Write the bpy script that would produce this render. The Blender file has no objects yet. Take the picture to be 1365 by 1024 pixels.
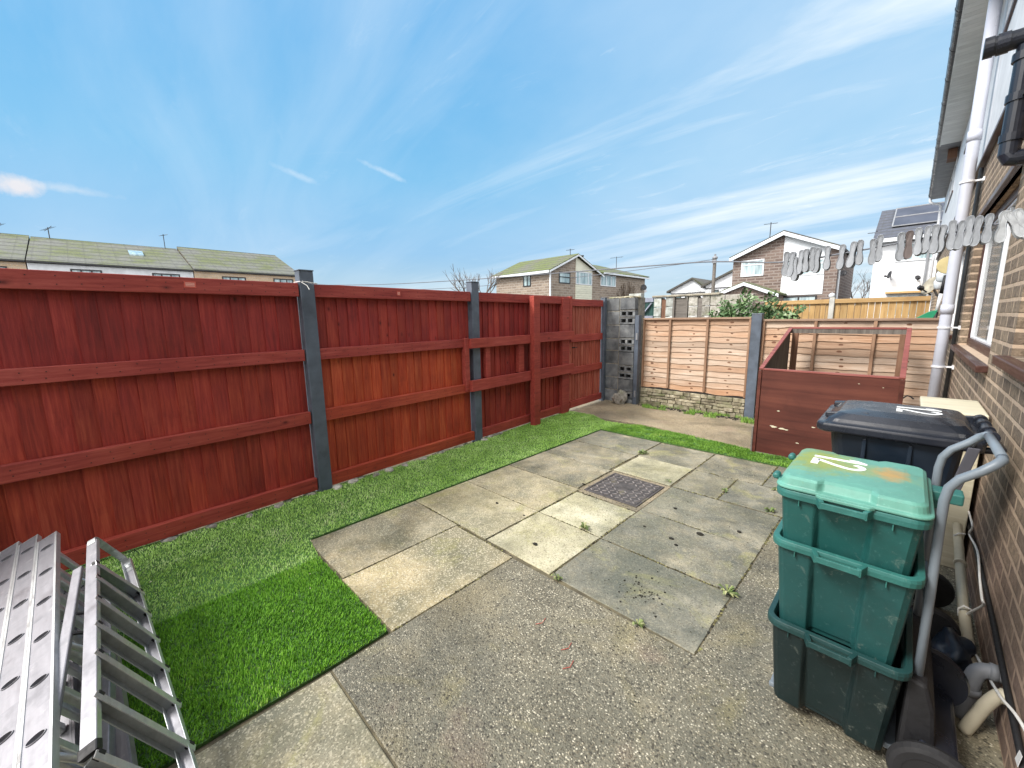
import bpy, math, random
import numpy as np
from mathutils import Vector, Matrix, noise as mnoise
random.seed(7); RNG=np.random.default_rng(11)
scene=bpy.context.scene; COL=scene.collection
R=math.radians
# ---------------------------------------------------------------- camera
cd=bpy.data.cameras.new('camera'); cam=bpy.data.objects.new('camera',cd); COL.objects.link(cam)
cd.sensor_width=36; cd.lens=14.137; cd.clip_start=.02; cd.clip_end=2000
rx=Vector((.71455628,.69941284,-.01519886)); ux=Vector((-.10268648,.12635072,.98665647)); fx=Vector((-.69200059,.70346086,-.16210494))
cam.matrix_world=Matrix(((rx.x,ux.x,-fx.x,0),(rx.y,ux.y,-fx.y,0),(rx.z,ux.z,-fx.z,1.6),(0,0,0,1)))
scene.camera=cam
# ---------------------------------------------------------------- light
SUN=Vector((-.34,-.60,.72)).normalized()
sd=bpy.data.lights.new('sun','SUN'); sd.energy=2.6; sd.angle=R(17); sd.color=(1,.96,.9)
so=bpy.data.objects.new('sun',sd); COL.objects.link(so); so.rotation_euler=SUN.to_track_quat('Z','Y').to_euler()
scene.view_settings.view_transform='Standard'; scene.view_settings.look='None'; scene.view_settings.exposure=.85; scene.view_settings.gamma=1
w=bpy.data.worlds.new('World'); scene.world=w; w.use_nodes=True
def N(nt,t,**k):
    n=nt.nodes.new(t)
    for a,b in k.items():
        if a.startswith('i_'):
            key=a[2:]; n.inputs[int(key) if key.isdigit() else key.replace('_',' ')].default_value=b
        else: setattr(n,a,b)
    return n
def ramp(nt,fac,stops,interp='LINEAR'):
    r=nt.nodes.new('ShaderNodeValToRGB'); r.color_ramp.interpolation=interp; e=r.color_ramp.elements
    while len(e)<len(stops): e.new(.5)
    for el,(p,c) in zip(e,stops):
        el.position=p; el.color=(c,c,c,1) if isinstance(c,(int,float)) else (*c,1)
    if fac is not None: nt.links.new(fac,r.inputs[0])
    return r.outputs[0]
def M(nt,op,a,b=None,c=None,clamp=False):
    n=nt.nodes.new('ShaderNodeMath'); n.operation=op; n.use_clamp=clamp
    for i,v in enumerate((a,b,c)):
        if v is None: continue
        if isinstance(v,(int,float)): n.inputs[i].default_value=v
        else: nt.links.new(v,n.inputs[i])
    return n.outputs[0]
def mix(nt,f,a,b,bt='MIX'):
    n=nt.nodes.new('ShaderNodeMix'); n.data_type='RGBA'; n.blend_type=bt
    for s,v in ((n.inputs[0],f),(n.inputs[6],a),(n.inputs[7],b)):
        if isinstance(v,(int,float)): s.default_value=v if s==n.inputs[0] else (v,v,v,1)
        elif isinstance(v,tuple): s.default_value=(*v,1)
        else: nt.links.new(v,s)
    return n.outputs[2]
def mapr(nt,v,a,b,c=0.,d=1.):
    n=nt.nodes.new('ShaderNodeMapRange'); nt.links.new(v,n.inputs[0])
    for i,x in enumerate((a,b,c,d)): n.inputs[i+1].default_value=x
    return n.outputs[0]
WISPS=[((-.9768,-.0556,.2066),.030,.013,-.08,.75,(.66,.60,.58)),((-.977,-.0,.2124),.05,.007,0.,.35,(.58,.60,.62)),((-.9024,.322,.2862),.040,.006,-.30,.32,(.55,.62,.68)),((-.8250,.470,.307),.050,.006,-.35,.42,(.55,.62,.68))]
nt=w.node_tree; bg=nt.nodes['Background']
tc=N(nt,'ShaderNodeTexCoord'); d=tc.outputs['Generated']
sx=N(nt,'ShaderNodeSeparateXYZ'); nt.links.new(d,sx.inputs[0])
sky=N(nt,'ShaderNodeTexSky'); sky.sky_type='NISHITA'; sky.sun_disc=False
sky.sun_elevation=math.asin(SUN.z); sky.sun_rotation=math.atan2(SUN.x,SUN.y); sky.air_density=1.3; sky.ozone_density=2.5
nis=mix(nt,1.,sky.outputs[0],(.085,.085,.085),'MULTIPLY')
elev=sx.outputs[2]
grad=ramp(nt,elev,[(0,(.42,.50,.55)),(.05,(.33,.455,.54)),(.15,(.195,.385,.585)),(.30,(.12,.36,.585)),(.55,(.07,.305,.575)),(1,(.05,.24,.5))])
base=mix(nt,.9,nis,grad)
zc=M(nt,'ADD',M(nt,'MAXIMUM',elev,0.0),.09)
cx=M(nt,'DIVIDE',sx.outputs[0],zc); cy=M(nt,'DIVIDE',sx.outputs[1],zc)
cv=N(nt,'ShaderNodeCombineXYZ'); nt.links.new(cx,cv.inputs[0]); nt.links.new(cy,cv.inputs[1])
def cloudlayer(rot,scl,loc,nscale,detail,lo,hi,dist=.6,rough=.55):
    mp=N(nt,'ShaderNodeMapping'); nt.links.new(cv.outputs[0],mp.inputs[0]); mp.inputs['Rotation'].default_value=(0,0,R(rot)); mp.inputs['Scale'].default_value=scl; mp.inputs['Location'].default_value=loc
    no=N(nt,'ShaderNodeTexNoise'); nt.links.new(mp.outputs[0],no.inputs[0]); no.inputs['Scale'].default_value=nscale; no.inputs['Detail'].default_value=detail; no.inputs['Roughness'].default_value=rough; no.inputs['Distortion'].default_value=dist
    return mapr(nt,no.outputs[0],lo,hi)
c1=cloudlayer(18,(.20,.75,1),(3.1,1.4,0),1.3,8,.47,.68,.9,.56)
c2=cloudlayer(24,(.16,.55,1),(7.7,2.3,0),.8,8,.46,.72,.8,.6)
c3=cloudlayer(-30,(.5,1.4,1),(2.2,9.1,0),2.2,12,.60,.80,1.6,.68)
cb=cloudlayer(0,(.3,.3,1),(1.7,5.3,0),.7,6,.33,.70,.3)
# more thin cloud towards the right (east) part of the view
east=mapr(nt,M(nt,'ADD',M(nt,'MULTIPLY',sx.outputs[0],.75),M(nt,'MULTIPLY',sx.outputs[1],.62)),-.45,.6,.25,1.1)
cl=M(nt,'ADD',M(nt,'ADD',M(nt,'MULTIPLY',c1,.80),M(nt,'MULTIPLY',c2,.45)),M(nt,'MULTIPLY',c3,.45))
cl=M(nt,'MULTIPLY',cl,east)
cl=M(nt,'ADD',cl,M(nt,'MULTIPLY',M(nt,'MULTIPLY',cb,east),.62),None,True)
colr=mix(nt,cl,base,(.58,.65,.70))
wn=noise_w=None
nw=N(nt,'ShaderNodeTexNoise'); nt.links.new(d,nw.inputs[0]); nw.inputs['Scale'].default_value=26; nw.inputs['Detail'].default_value=8; nw.inputs['Roughness'].default_value=.65
for (dv,sxx,szz,tiltv,amt,ccol) in WISPS:
    dv=Vector(dv).normalized(); rt=Vector((dv.y,-dv.x,0)).normalized(); upv=rt.cross(dv)
    a_=(rt*math.cos(tiltv)+upv*math.sin(tiltv)); b_=(-rt*math.sin(tiltv)+upv*math.cos(tiltv))
    def dotv(vv):
        n_=N(nt,'ShaderNodeVectorMath',operation='DOT_PRODUCT'); nt.links.new(d,n_.inputs[0]); n_.inputs[1].default_value=tuple(vv); return n_.outputs['Value']
    fa=M(nt,'DIVIDE',dotv(a_),sxx); fb=M(nt,'DIVIDE',dotv(b_),szz); rr_=M(nt,'SQRT',M(nt,'ADD',M(nt,'MULTIPLY',fa,fa),M(nt,'MULTIPLY',fb,fb)))
    rr_=M(nt,'ADD',rr_,M(nt,'MULTIPLY',M(nt,'SUBTRACT',nw.outputs[0],.5),2.6))
    front=M(nt,'GREATER_THAN',dotv(dv),.5)
    colr=mix(nt,M(nt,'MULTIPLY',M(nt,'MULTIPLY',mapr(nt,rr_,.2,1.2,1.,0.),front),amt),colr,ccol)
# added bright cloud behind the camera, unseen, to light the yard
dotn=N(nt,'ShaderNodeVectorMath',operation='DOT_PRODUCT'); nt.links.new(d,dotn.inputs[0]); dotn.inputs[1].default_value=tuple(Vector((.30,-.80,.52)).normalized())
bk=mapr(nt,dotn.outputs['Value'],.0,.75)
colr=mix(nt,bk,colr,(1.9,1.85,1.8))
nt.links.new(colr,bg.inputs[0]); bg.inputs[1].default_value=.86

# ---------------------------------------------------------------- materials
MATS={}
def newmat(name):
    m=bpy.data.materials.new(name); m.use_nodes=True; MATS[name]=m
    return m,m.node_tree,m.node_tree.nodes['Principled BSDF']
def coord(nt,scale=(1,1,1),rot=(0,0,0),tone=True):
    tc=N(nt,'ShaderNodeTexCoord'); mp=N(nt,'ShaderNodeMapping'); mp.inputs['Scale'].default_value=scale; mp.inputs['Rotation'].default_value=rot
    if tone:
        at=N(nt,'ShaderNodeAttribute',attribute_name='tone'); sc=N(nt,'ShaderNodeVectorMath',operation='SCALE'); nt.links.new(at.outputs['Vector'],sc.inputs[0]); sc.inputs['Scale'].default_value=17.3
        ad=N(nt,'ShaderNodeVectorMath',operation='ADD'); nt.links.new(tc.outputs['Object'],ad.inputs[0]); nt.links.new(sc.outputs[0],ad.inputs[1]); nt.links.new(ad.outputs[0],mp.inputs[0])
    else: nt.links.new(tc.outputs['Object'],mp.inputs[0])
    return mp.outputs[0]
def tonech(nt):
    at=N(nt,'ShaderNodeAttribute',attribute_name='tone'); s=N(nt,'ShaderNodeSeparateColor'); nt.links.new(at.outputs['Color'],s.inputs[0]); return s.outputs
def noise(nt,vec,scale,detail=5,rough=.55,dist=0.):
    n=N(nt,'ShaderNodeTexNoise'); nt.links.new(vec,n.inputs[0]); n.inputs['Scale'].default_value=scale; n.inputs['Detail'].default_value=detail; n.inputs['Roughness'].default_value=rough; n.inputs['Distortion'].default_value=dist
    return n.outputs[0]
def bump(nt,b,h,strength=.3,dist=.005,prev=None):
    n=N(nt,'ShaderNodeBump'); n.inputs['Strength'].default_value=strength; n.inputs['Distance'].default_value=dist; nt.links.new(h,n.inputs['Height'])
    if prev: nt.links.new(prev,n.inputs['Normal'])
    nt.links.new(n.outputs[0],b.inputs['Normal']); return n.outputs[0]
def simple(name,c,rough=.5,metal=0.,var=.18,scale=6.,bs=.15,bscale=80.,c2=None,spec=None):
    m,nt,b=newmat(name); v=coord(nt)
    n=noise(nt,v,scale,6,.6); c2=c2 or tuple(x*(1-var*1.6) for x in c)
    hi=tuple(min(1,x*(1+var*.5)) for x in c)
    col=ramp(nt,n,[(.3,c2),(.7,hi)])
    t=tonech(nt)[0]; col=mix(nt,1.,col,ramp(nt,t,[(0,1-var*.7),(1,1.)]),'MULTIPLY')
    nt.links.new(col,b.inputs['Base Color']); b.inputs['Metallic'].default_value=metal
    nt.links.new(mapr(nt,noise(nt,v,scale*3,4),.3,.7,max(.05,rough-.1),min(1,rough+.12)),b.inputs['Roughness'])
    if spec is not None: b.inputs['Specular IOR Level'].default_value=spec
    if bs: bump(nt,b,noise(nt,v,bscale,3),bs,.002)
    return m
def wood(name,stops,axis='Z',rough=.6,knot=None,knotscale=5.,grain=1.,bs=.35,hue2=None,cvar=.28,knotc=(.08,.03,.015)):
    m,nt,b=newmat(name)
    s={'Z':(1,1,.06),'X':(.06,1,1),'Y':(1,.06,1)}[axis]
    v=coord(nt,s); vo=coord(nt)
    g=noise(nt,v,34*grain,6,.62,.4); big=noise(nt,vo,1.7,3,.5)
    f=M(nt,'ADD',M(nt,'MULTIPLY',g,.65),M(nt,'MULTIPLY',big,.35))
    col=ramp(nt,f,[(.32+.36*i/(len(stops)-1),c) for i,c in enumerate(stops)])
    t=tonech(nt)
    if hue2:
        col2=ramp(nt,f,[(.32+.36*i/(len(hue2)-1),c) for i,c in enumerate(hue2)])
        col=mix(nt,M(nt,'ADD',t[1],M(nt,'MULTIPLY',M(nt,'SUBTRACT',noise(nt,vo,2.3,4),.5),.9),None,True),col,col2)
    col=mix(nt,1.,col,ramp(nt,t[0],[(0,1-cvar),(1,1.)]),'MULTIPLY')
    if knot:
        ks={'Z':(1,1,.55),'X':(.55,1,1),'Y':(1,.55,1)}[axis]
        vk=coord(nt,ks); vr=N(nt,'ShaderNodeTexVoronoi'); nt.links.new(vk,vr.inputs[0]); vr.inputs['Scale'].default_value=knotscale
        dd=M(nt,'ADD',vr.outputs['Distance'],M(nt,'MULTIPLY',noise(nt,vo,40,3),.05))
        k=ramp(nt,dd,[(.05,1.),(.09,.4),(.15,0.)]); col=mix(nt,M(nt,'MULTIPLY',k,knot),col,knotc)
    st=noise(nt,vo,5,7,.7)
    col=mix(nt,ramp(nt,st,[(.55,0.),(.75,.35)]),col,tuple(x*.45 for x in stops[0]))
    nt.links.new(col,b.inputs['Base Color']); nt.links.new(mapr(nt,g,.3,.7,rough-.1,rough+.15),b.inputs['Roughness'])
    b.inputs['Specular IOR Level'].default_value=.35
    bump(nt,b,g,bs,.004)
    return m
wood('red_boards',[(.16,.018,.018),(.29,.032,.029),(.41,.060,.048)],'Z',.66,.95,6.5,1.7,.9,hue2=[(.29,.032,.014),(.48,.075,.027),(.68,.165,.062)],cvar=.3,knotc=(.05,.006,.006))
wood('red_rail',[(.19,.024,.022),(.32,.050,.042),(.44,.095,.075)],'Y',.62,.8,5,1.5,.5,hue2=[(.24,.03,.015),(.38,.06,.025),(.5,.10,.04)],cvar=.2,knotc=(.05,.006,.006))
wood('gate_boards',[(.24,.045,.03),(.42,.10,.065),(.58,.22,.15)],'Z',.6,.7,5,1.,.4,cvar=.25,knotc=(.09,.012,.01))
wood('lap_boards',[(.34,.235,.17),(.49,.37,.28),(.60,.50,.41)],'X',.7,.0,5,1.3,.6,hue2=[(.36,.18,.095),(.48,.28,.165),(.60,.41,.28)],cvar=.25)
wood('lap_batten',[(.20,.10,.055),(.32,.19,.12),(.42,.28,.19)],'Z',.7,.4,5,1,.4)
wood('lap_cap',[(.22,.13,.085),(.36,.24,.17),(.46,.34,.26)],'X',.7,.4,5,1,.4)
wood('yellow_boards',[(.34,.19,.07),(.54,.34,.14),(.66,.46,.22)],'Z',.65,.6,4,1.,.4,cvar=.35)
wood('yellow_rail',[(.36,.2,.08),(.55,.35,.15),(.62,.42,.2)],'X',.65,.4,4,1.,.3)
wood('crate_ply',[(.050,.013,.010),(.10,.027,.018),(.16,.048,.030)],'X',.5,.4,3,.35,.2,cvar=.15)
wood('crate_edge',[(.18,.05,.042),(.29,.085,.07),(.40,.16,.14)],'X',.5,.2,3,1,.2)
wood('crate_inner',[(.06,.05,.045),(.16,.14,.12),(.28,.25,.22)],'Z',.8,.3,3,1,.3)
wood('crate_batten',[(.10,.045,.025),(.2,.10,.06),(.28,.16,.10)],'Z',.7,.2,3,1,.3)
wood('grey_timber',[(.10,.09,.08),(.2,.18,.16),(.3,.27,.25)],'X',.8,.3,4,1,.4)
wood('green_timber',[(.01,.045,.04),(.02,.07,.06),(.04,.10,.085)],'Z',.6,.2,4,1,.3)
wood('brown_frame',[(.035,.014,.010),(.06,.024,.018),(.10,.045,.035)],'Y',.35,.0,4,1,.15,cvar=.1)
wood('cream_board_paint',[(.45,.40,.28),(.62,.57,.42),(.70,.66,.52)],'X',.5,.0,4,1,.15,cvar=.1)
simple('post_paint',(.10,.125,.165),.5,0,.25,7,.3,60)
simple('block_mortar',(.34,.32,.27),.9,0,.3,20,.4,120)
simple('white_paint',(.74,.76,.79),.6,0,.14,2.5,.25,40)
simple('white_plastic',(.80,.81,.84),.32,0,.06,3,.03,50)
simple('pipe_white',(.56,.58,.66),.35,0,.10,2,.03,50)
simple('soffit_paint',(.90,.92,.90),.5,0,.10,3,.05,50)
simple('grey_soffit',(.30,.31,.33),.6,0,.2,3,.1,50)
simple('bin_lid',(.026,.030,.042),.24,0,.35,3,.06,120)
simple('black_plastic',(.016,.020,.032),.32,0,.3,4,.08,120)
simple('bin_body',(.010,.020,.036),.42,0,.3,3,.2,220)
simple('dark_rubber',(.012,.012,.014),.75,0,.3,6,.2,100)
simple('grey_tube',(.19,.225,.26),.42,0,.12,4,.1,160)
simple('grey_plastic',(.25,.26,.28),.5,0,.15,5,.05,100)
simple('dark_grey_plastic',(.07,.07,.085),.5,0,.15,5,.05,100)
simple('cream_plastic',(.55,.50,.38),.45,0,.15,5,.05,100)
simple('peg_plastic',(.31,.33,.36),.4,0,.22,60,.05,200)
simple('peg_pale',(.48,.50,.52),.4,0,.2,60,.05,200)
simple('peg_brown',(.16,.13,.125),.5,0,.2,60,.05,200)
simple('peg_spring',(.3,.3,.32),.35,.8,.1,60,0)
simple('line_cord',(.16,.17,.2),.5,0,.1,30,0)
simple('cable_white',(.78,.77,.74),.4,0,.1,30,0)
simple('wire_dark',(.03,.03,.035),.5,0,.1,30,0)
simple('number_white',(.85,.86,.86),.45,0,.06,30,.05,100)
simple('sticker_red',(.55,.10,.07),.5,0,.1,30,0)
simple('sticker_pale',(.72,.45,.38),.5,0,.1,30,0)
simple('rubber_black',(.01,.01,.012),.6,0,.2,30,.1)
simple('bush_bark',(.12,.08,.05),.9,0,.3,12,.4)
simple('twig_grey',(.17,.14,.12),.9,0,.3,12,.2)
simple('concrete_post',(.55,.54,.50),.85,0,.2,6,.4,60)
simple('old_white',(.52,.55,.53),.8,0,.45,9,.4,60,c2=(.24,.24,.2))
simple('lead_flash',(.09,.095,.10),.6,0,.2,6,.2)
simple('lamp_yellow',(.58,.48,.24),.4,0,.1,6,0)
simple('green_mop',(.01,.25,.12),.5,0,.1,6,0)
simple('tile_blue',(.30,.32,.40),.8,0,.2,6,0)
simple('dark_glass_frame',(.02,.02,.024),.4,0,.1,6,0)
simple('cladding_white',(.66,.70,.74),.5,0,.06,2,.05)
simple('cladding_cream',(.66,.66,.54),.6,0,.1,2,.05)
simple('stone_wall_far',(.42,.38,.30),.9,0,.3,6,.4,30)
simple('road_grey',(.12,.12,.115),.9,0,.3,1.2,.3,60)
simple('soil',(.045,.036,.026),.95,0,.4,12,.8,70)
simple('joint_soil',(.20,.17,.10),.95,0,.4,9,.8,90,c2=(.05,.042,.028))
simple('debris_dark',(.022,.02,.014),.95,0,.3,30,.6,150)
simple('paper_white',(.82,.83,.84),.6,0,.05,30,0)
# aluminium
def alu(name,c,rough):
    m,nt,b=newmat(name); v=coord(nt,(.08,1,1)); vo=coord(nt)
    n=noise(nt,v,60,5,.6); n2=noise(nt,vo,7,7,.65)
    col=ramp(nt,n,[(.3,tuple(x*.82 for x in c)),(.7,c)])
    col=mix(nt,ramp(nt,n2,[(.46,0.),(.66,.7)]),col,tuple(x*.55 for x in c))
    col=mix(nt,ramp(nt,noise(nt,vo,19,6,.7),[(.62,0.),(.74,.45)]),col,(.66,.66,.64))
    nt.links.new(col,b.inputs['Base Color']); b.inputs['Metallic'].default_value=.72
    nt.links.new(mapr(nt,n2,.3,.7,rough-.08,rough+.22),b.inputs['Roughness']); bump(nt,b,n,.08,.001)
alu('aluminium',(.31,.31,.34),.45); alu('aluminium_bright',(.66,.69,.70),.34); alu('aluminium_tread',(.44,.48,.49),.40)
# green recycling box plastics
def greenp(name,c,rough,lid=False):
    m,nt,b=newmat(name); v=coord(nt,tone=False); n=noise(nt,v,9,6,.65)
    col=ramp(nt,n,[(.3,tuple(x*.75 for x in c)),(.7,c)])
    if lid:
        tcn=N(nt,'ShaderNodeTexCoord'); sp=N(nt,'ShaderNodeSeparateXYZ'); nt.links.new(tcn.outputs['Object'],sp.inputs[0])
        def blob(x,y,rx_,ry_):
            dx=M(nt,'DIVIDE',M(nt,'SUBTRACT',sp.outputs[0],x),rx_); dy=M(nt,'DIVIDE',M(nt,'SUBTRACT',sp.outputs[1],y),ry_)
            r2=M(nt,'SQRT',M(nt,'ADD',M(nt,'MULTIPLY',dx,dx),M(nt,'MULTIPLY',dy,dy)))
            return mapr(nt,M(nt,'ADD',r2,M(nt,'MULTIPLY',M(nt,'SUBTRACT',noise(nt,v,24,6,.7),.5),1.6)),.35,1.05,1.,0.)
        col=mix(nt,M(nt,'MULTIPLY',blob(-.11,.06,.13,.22),.9),col,(.26,.29,.03))
        col=mix(nt,M(nt,'MULTIPLY',blob(.02,.02,.17,.10),.6),col,(.28,.30,.08))
        col=mix(nt,M(nt,'MULTIPLY',blob(.10,.03,.055,.10),.75),col,(.50,.26,.07))
    col=mix(nt,ramp(nt,noise(nt,v,60,5,.7),[(.60,0.),(.72,.4)]),col,tuple(min(1,x*1.5+.08) for x in c)); gr=noise(nt,v,5,8,.75,.4); col=mix(nt,ramp(nt,gr,[(.52,0.),(.70,.45)]),col,tuple(x*.5+.012 for x in c)); col=mix(nt,ramp(nt,noise(nt,v,13,7,.75,1.2),[(.60,0.),(.70,.25)]),col,(.30,.33,.28))
    nt.links.new(col,b.inputs['Base Color']); nt.links.new(mapr(nt,n,.3,.7,rough-.08,rough+.12),b.inputs['Roughness'])
    bump(nt,b,noise(nt,v,260,3),.12,.001)
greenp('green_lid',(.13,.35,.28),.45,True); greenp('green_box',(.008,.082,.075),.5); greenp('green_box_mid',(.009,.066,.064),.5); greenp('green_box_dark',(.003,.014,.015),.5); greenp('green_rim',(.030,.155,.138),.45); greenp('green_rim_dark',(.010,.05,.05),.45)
# concrete block grey
def blockmat():
    m,nt,b=newmat('grey_block'); v=coord(nt); n=noise(nt,v,5,6,.6); t=tonech(nt)[0]
    col=ramp(nt,n,[(.3,(.05,.055,.062)),(.5,(.15,.16,.17)),(.75,(.30,.31,.31))]); col=mix(nt,1.,col,ramp(nt,t,[(0,.55),(1,1.15)]),'MULTIPLY')
    nt.links.new(col,b.inputs['Base Color']); b.inputs['Roughness'].default_value=.92; bump(nt,b,noise(nt,v,90,4),.6,.004)
blockmat()
def stonemat(name,stops,bscale=40,bs=.8):
    m,nt,b=newmat(name); v=coord(nt); n=noise(nt,v,14,7,.68); t=tonech(nt)[0]
    col=ramp(nt,n,stops); col=mix(nt,1.,col,ramp(nt,t,[(0,.6),(1,1.1)]),'MULTIPLY')
    vo=noise(nt,v,3,3); col=mix(nt,ramp(nt,vo,[(.5,0.),(.65,.6)]),col,(.13,.15,.06))
    nt.links.new(col,b.inputs['Base Color']); b.inputs['Roughness'].default_value=.92; bump(nt,b,n,bs,.012)
stonemat('wall_stone',[(.3,(.10,.085,.055)),(.5,(.33,.29,.20)),(.72,(.55,.51,.40))])
stonemat('rubble',[(.3,(.16,.15,.12)),(.5,(.36,.34,.30)),(.72,(.6,.58,.53))])
# slabs
def slabmat():
    m,nt,b=newmat('slab_concrete'); v=coord(nt); vo=coord(nt,tone=False); t=tonech(nt)
    n1=noise(nt,v,2.6,6,.62,.3); n2=noise(nt,v,7,6,.7); fine=noise(nt,vo,170,3,.7)
    grey=ramp(nt,n1,[(.30,(.085,.09,.075)),(.46,(.16,.16,.13)),(.58,(.25,.24,.19)),(.72,(.38,.35,.26))])
    och=ramp(nt,n1,[(.30,(.17,.16,.10)),(.46,(.33,.27,.15)),(.6,(.46,.37,.21)),(.74,(.60,.51,.34))])
    pal=ramp(nt,n1,[(.28,(.36,.33,.20)),(.5,(.50,.47,.31)),(.72,(.64,.61,.46))])
    col=mix(nt,M(nt,'ADD',t[1],M(nt,'MULTIPLY',M(nt,'SUBTRACT',n2,.5),1.5),None,True),grey,och)
    col=mix(nt,M(nt,'ADD',t[2],M(nt,'MULTIPLY',M(nt,'MULTIPLY',M(nt,'SUBTRACT',n2,.52),2.2),t[2]),None,True),col,pal)
    big=noise(nt,vo,1.1,4,.6); col=mix(nt,ramp(nt,big,[(.48,0.),(.60,.6)]),col,(.14,.145,.105)); col=mix(nt,ramp(nt,noise(nt,vo,2.9,7,.7,.6),[(.54,0.),(.66,.5)]),col,(.36,.34,.13)); col=mix(nt,ramp(nt,noise(nt,vo,4.3,7,.75,.3),[(.60,0.),(.70,.55)]),col,(.085,.085,.065))
    sp=N(nt,'ShaderNodeTexVoronoi'); nt.links.new(vo,sp.inputs[0]); sp.inputs['Scale'].default_value=150
    sc=N(nt,'ShaderNodeSeparateColor'); nt.links.new(sp.outputs['Color'],sc.inputs[0])
    col=mix(nt,M(nt,'MULTIPLY',ramp(nt,sc.outputs[0],[(.70,0.),(.86,.7)]),M(nt,'ADD',M(nt,'MULTIPLY',t[1],.7),.25)),col,(.66,.60,.45))
    col=mix(nt,ramp(nt,sc.outputs[1],[(.80,0.),(.92,.55)]),col,(.10,.09,.06))
    col=mix(nt,1.,col,ramp(nt,fine,[(.3,.75),(.7,1.12)]),'MULTIPLY')
    damp=ramp(nt,noise(nt,vo,1.6,7,.68,.4),[(.46,0.),(.60,1.)]); col=mix(nt,M(nt,'MULTIPLY',damp,.5),col,mix(nt,1.,col,(.52,.54,.50),'MULTIPLY'))
    edge_n=noise(nt,vo,11,6,.75,.2); col=mix(nt,ramp(nt,edge_n,[(.60,0.),(.68,.35)]),col,(.50,.44,.27))
    nt.links.new(col,b.inputs['Base Color']); nt.links.new(mapr(nt,damp,0.,1.,.82,.42),b.inputs['Roughness'])
    bp=bump(nt,b,fine,.35,.003); bump(nt,b,n2,.3,.006,bp)
slabmat()
def padmat(name,cols,matrix,sc=95,frac=.0):
    m,nt,b=newmat(name); vo=coord(nt,tone=False)
    wv=N(nt,'ShaderNodeVectorMath',operation='ADD'); nn_=N(nt,'ShaderNodeTexNoise'); nt.links.new(vo,nn_.inputs[0]); nn_.inputs['Scale'].default_value=60
    s2=N(nt,'ShaderNodeVectorMath',operation='SCALE'); nt.links.new(nn_.outputs['Color'],s2.inputs[0]); s2.inputs['Scale'].default_value=.012; nt.links.new(vo,wv.inputs[0]); nt.links.new(s2.outputs[0],wv.inputs[1])
    vr=N(nt,'ShaderNodeTexVoronoi'); nt.links.new(wv.outputs[0],vr.inputs[0]); vr.inputs['Scale'].default_value=sc
    s=N(nt,'ShaderNodeSeparateColor'); nt.links.new(vr.outputs['Color'],s.inputs[0])
    peb=ramp(nt,s.outputs[0],cols)
    big=noise(nt,vo,1.3,6,.65); big2=noise(nt,vo,3.7,6,.65)
    edge=ramp(nt,vr.outputs['Distance'],[(.30,1.),(.55,0.)])
    keep=M(nt,'MULTIPLY',edge,ramp(nt,M(nt,'ADD',s.outputs[1],M(nt,'MULTIPLY',M(nt,'SUBTRACT',big2,.5),1.0)),[(.30,0.),(.48,1.)]))
    mcol=ramp(nt,big,[(.30,matrix[0]),(.5,matrix[1]),(.72,matrix[2])])
    col=mix(nt,keep,mcol,peb)
    col=mix(nt,ramp(nt,big,[(.50,0.),(.70,.35)]),col,(.36,.30,.17))
    col=mix(nt,ramp(nt,noise(nt,vo,.9,6,.65,.5),[(.44,0.),(.58,.65)]),col,mix(nt,.5,col,(.085,.092,.08))); col=mix(nt,ramp(nt,noise(nt,vo,1.9,7,.7,.8),[(.55,0.),(.68,.55)]),col,mix(nt,.55,col,(.30,.26,.10)))
    col=mix(nt,ramp(nt,s.outputs[2],[(.86,0.),(.93,.8)]),col,(.05,.045,.035))
    pk=noise(nt,vo,2.2,3,.5); col=mix(nt,ramp(nt,pk,[(.62,0.),(.75,.22)]),col,(.36,.20,.16))
    damp=ramp(nt,noise(nt,vo,1.4,7,.68,.5),[(.45,0.),(.60,1.)]); col=mix(nt,M(nt,'MULTIPLY',damp,.45),col,mix(nt,1.,col,(.5,.5,.47),'MULTIPLY'))
    nt.links.new(col,b.inputs['Base Color']); nt.links.new(mapr(nt,damp,0.,1.,.8,.45),b.inputs['Roughness'])
    h=M(nt,'ADD',M(nt,'MULTIPLY',edge,.7),M(nt,'MULTIPLY',noise(nt,vo,200,3),.3)); bump(nt,b,h,.75,.005)
padmat('pebble_concrete',[(0,(.085,.07,.045)),(.25,(.21,.18,.125)),(.5,(.36,.32,.23)),(.75,(.52,.47,.35)),(1,(.72,.67,.53))],[(.115,.108,.08),(.20,.185,.135),(.31,.265,.17)],120)
padmat('tan_concrete',[(0,(.25,.19,.12)),(.4,(.36,.28,.19)),(.8,(.46,.38,.28)),(1,(.6,.54,.42))],[(.20,.17,.11),(.33,.27,.18),(.42,.35,.24)],120)
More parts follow.
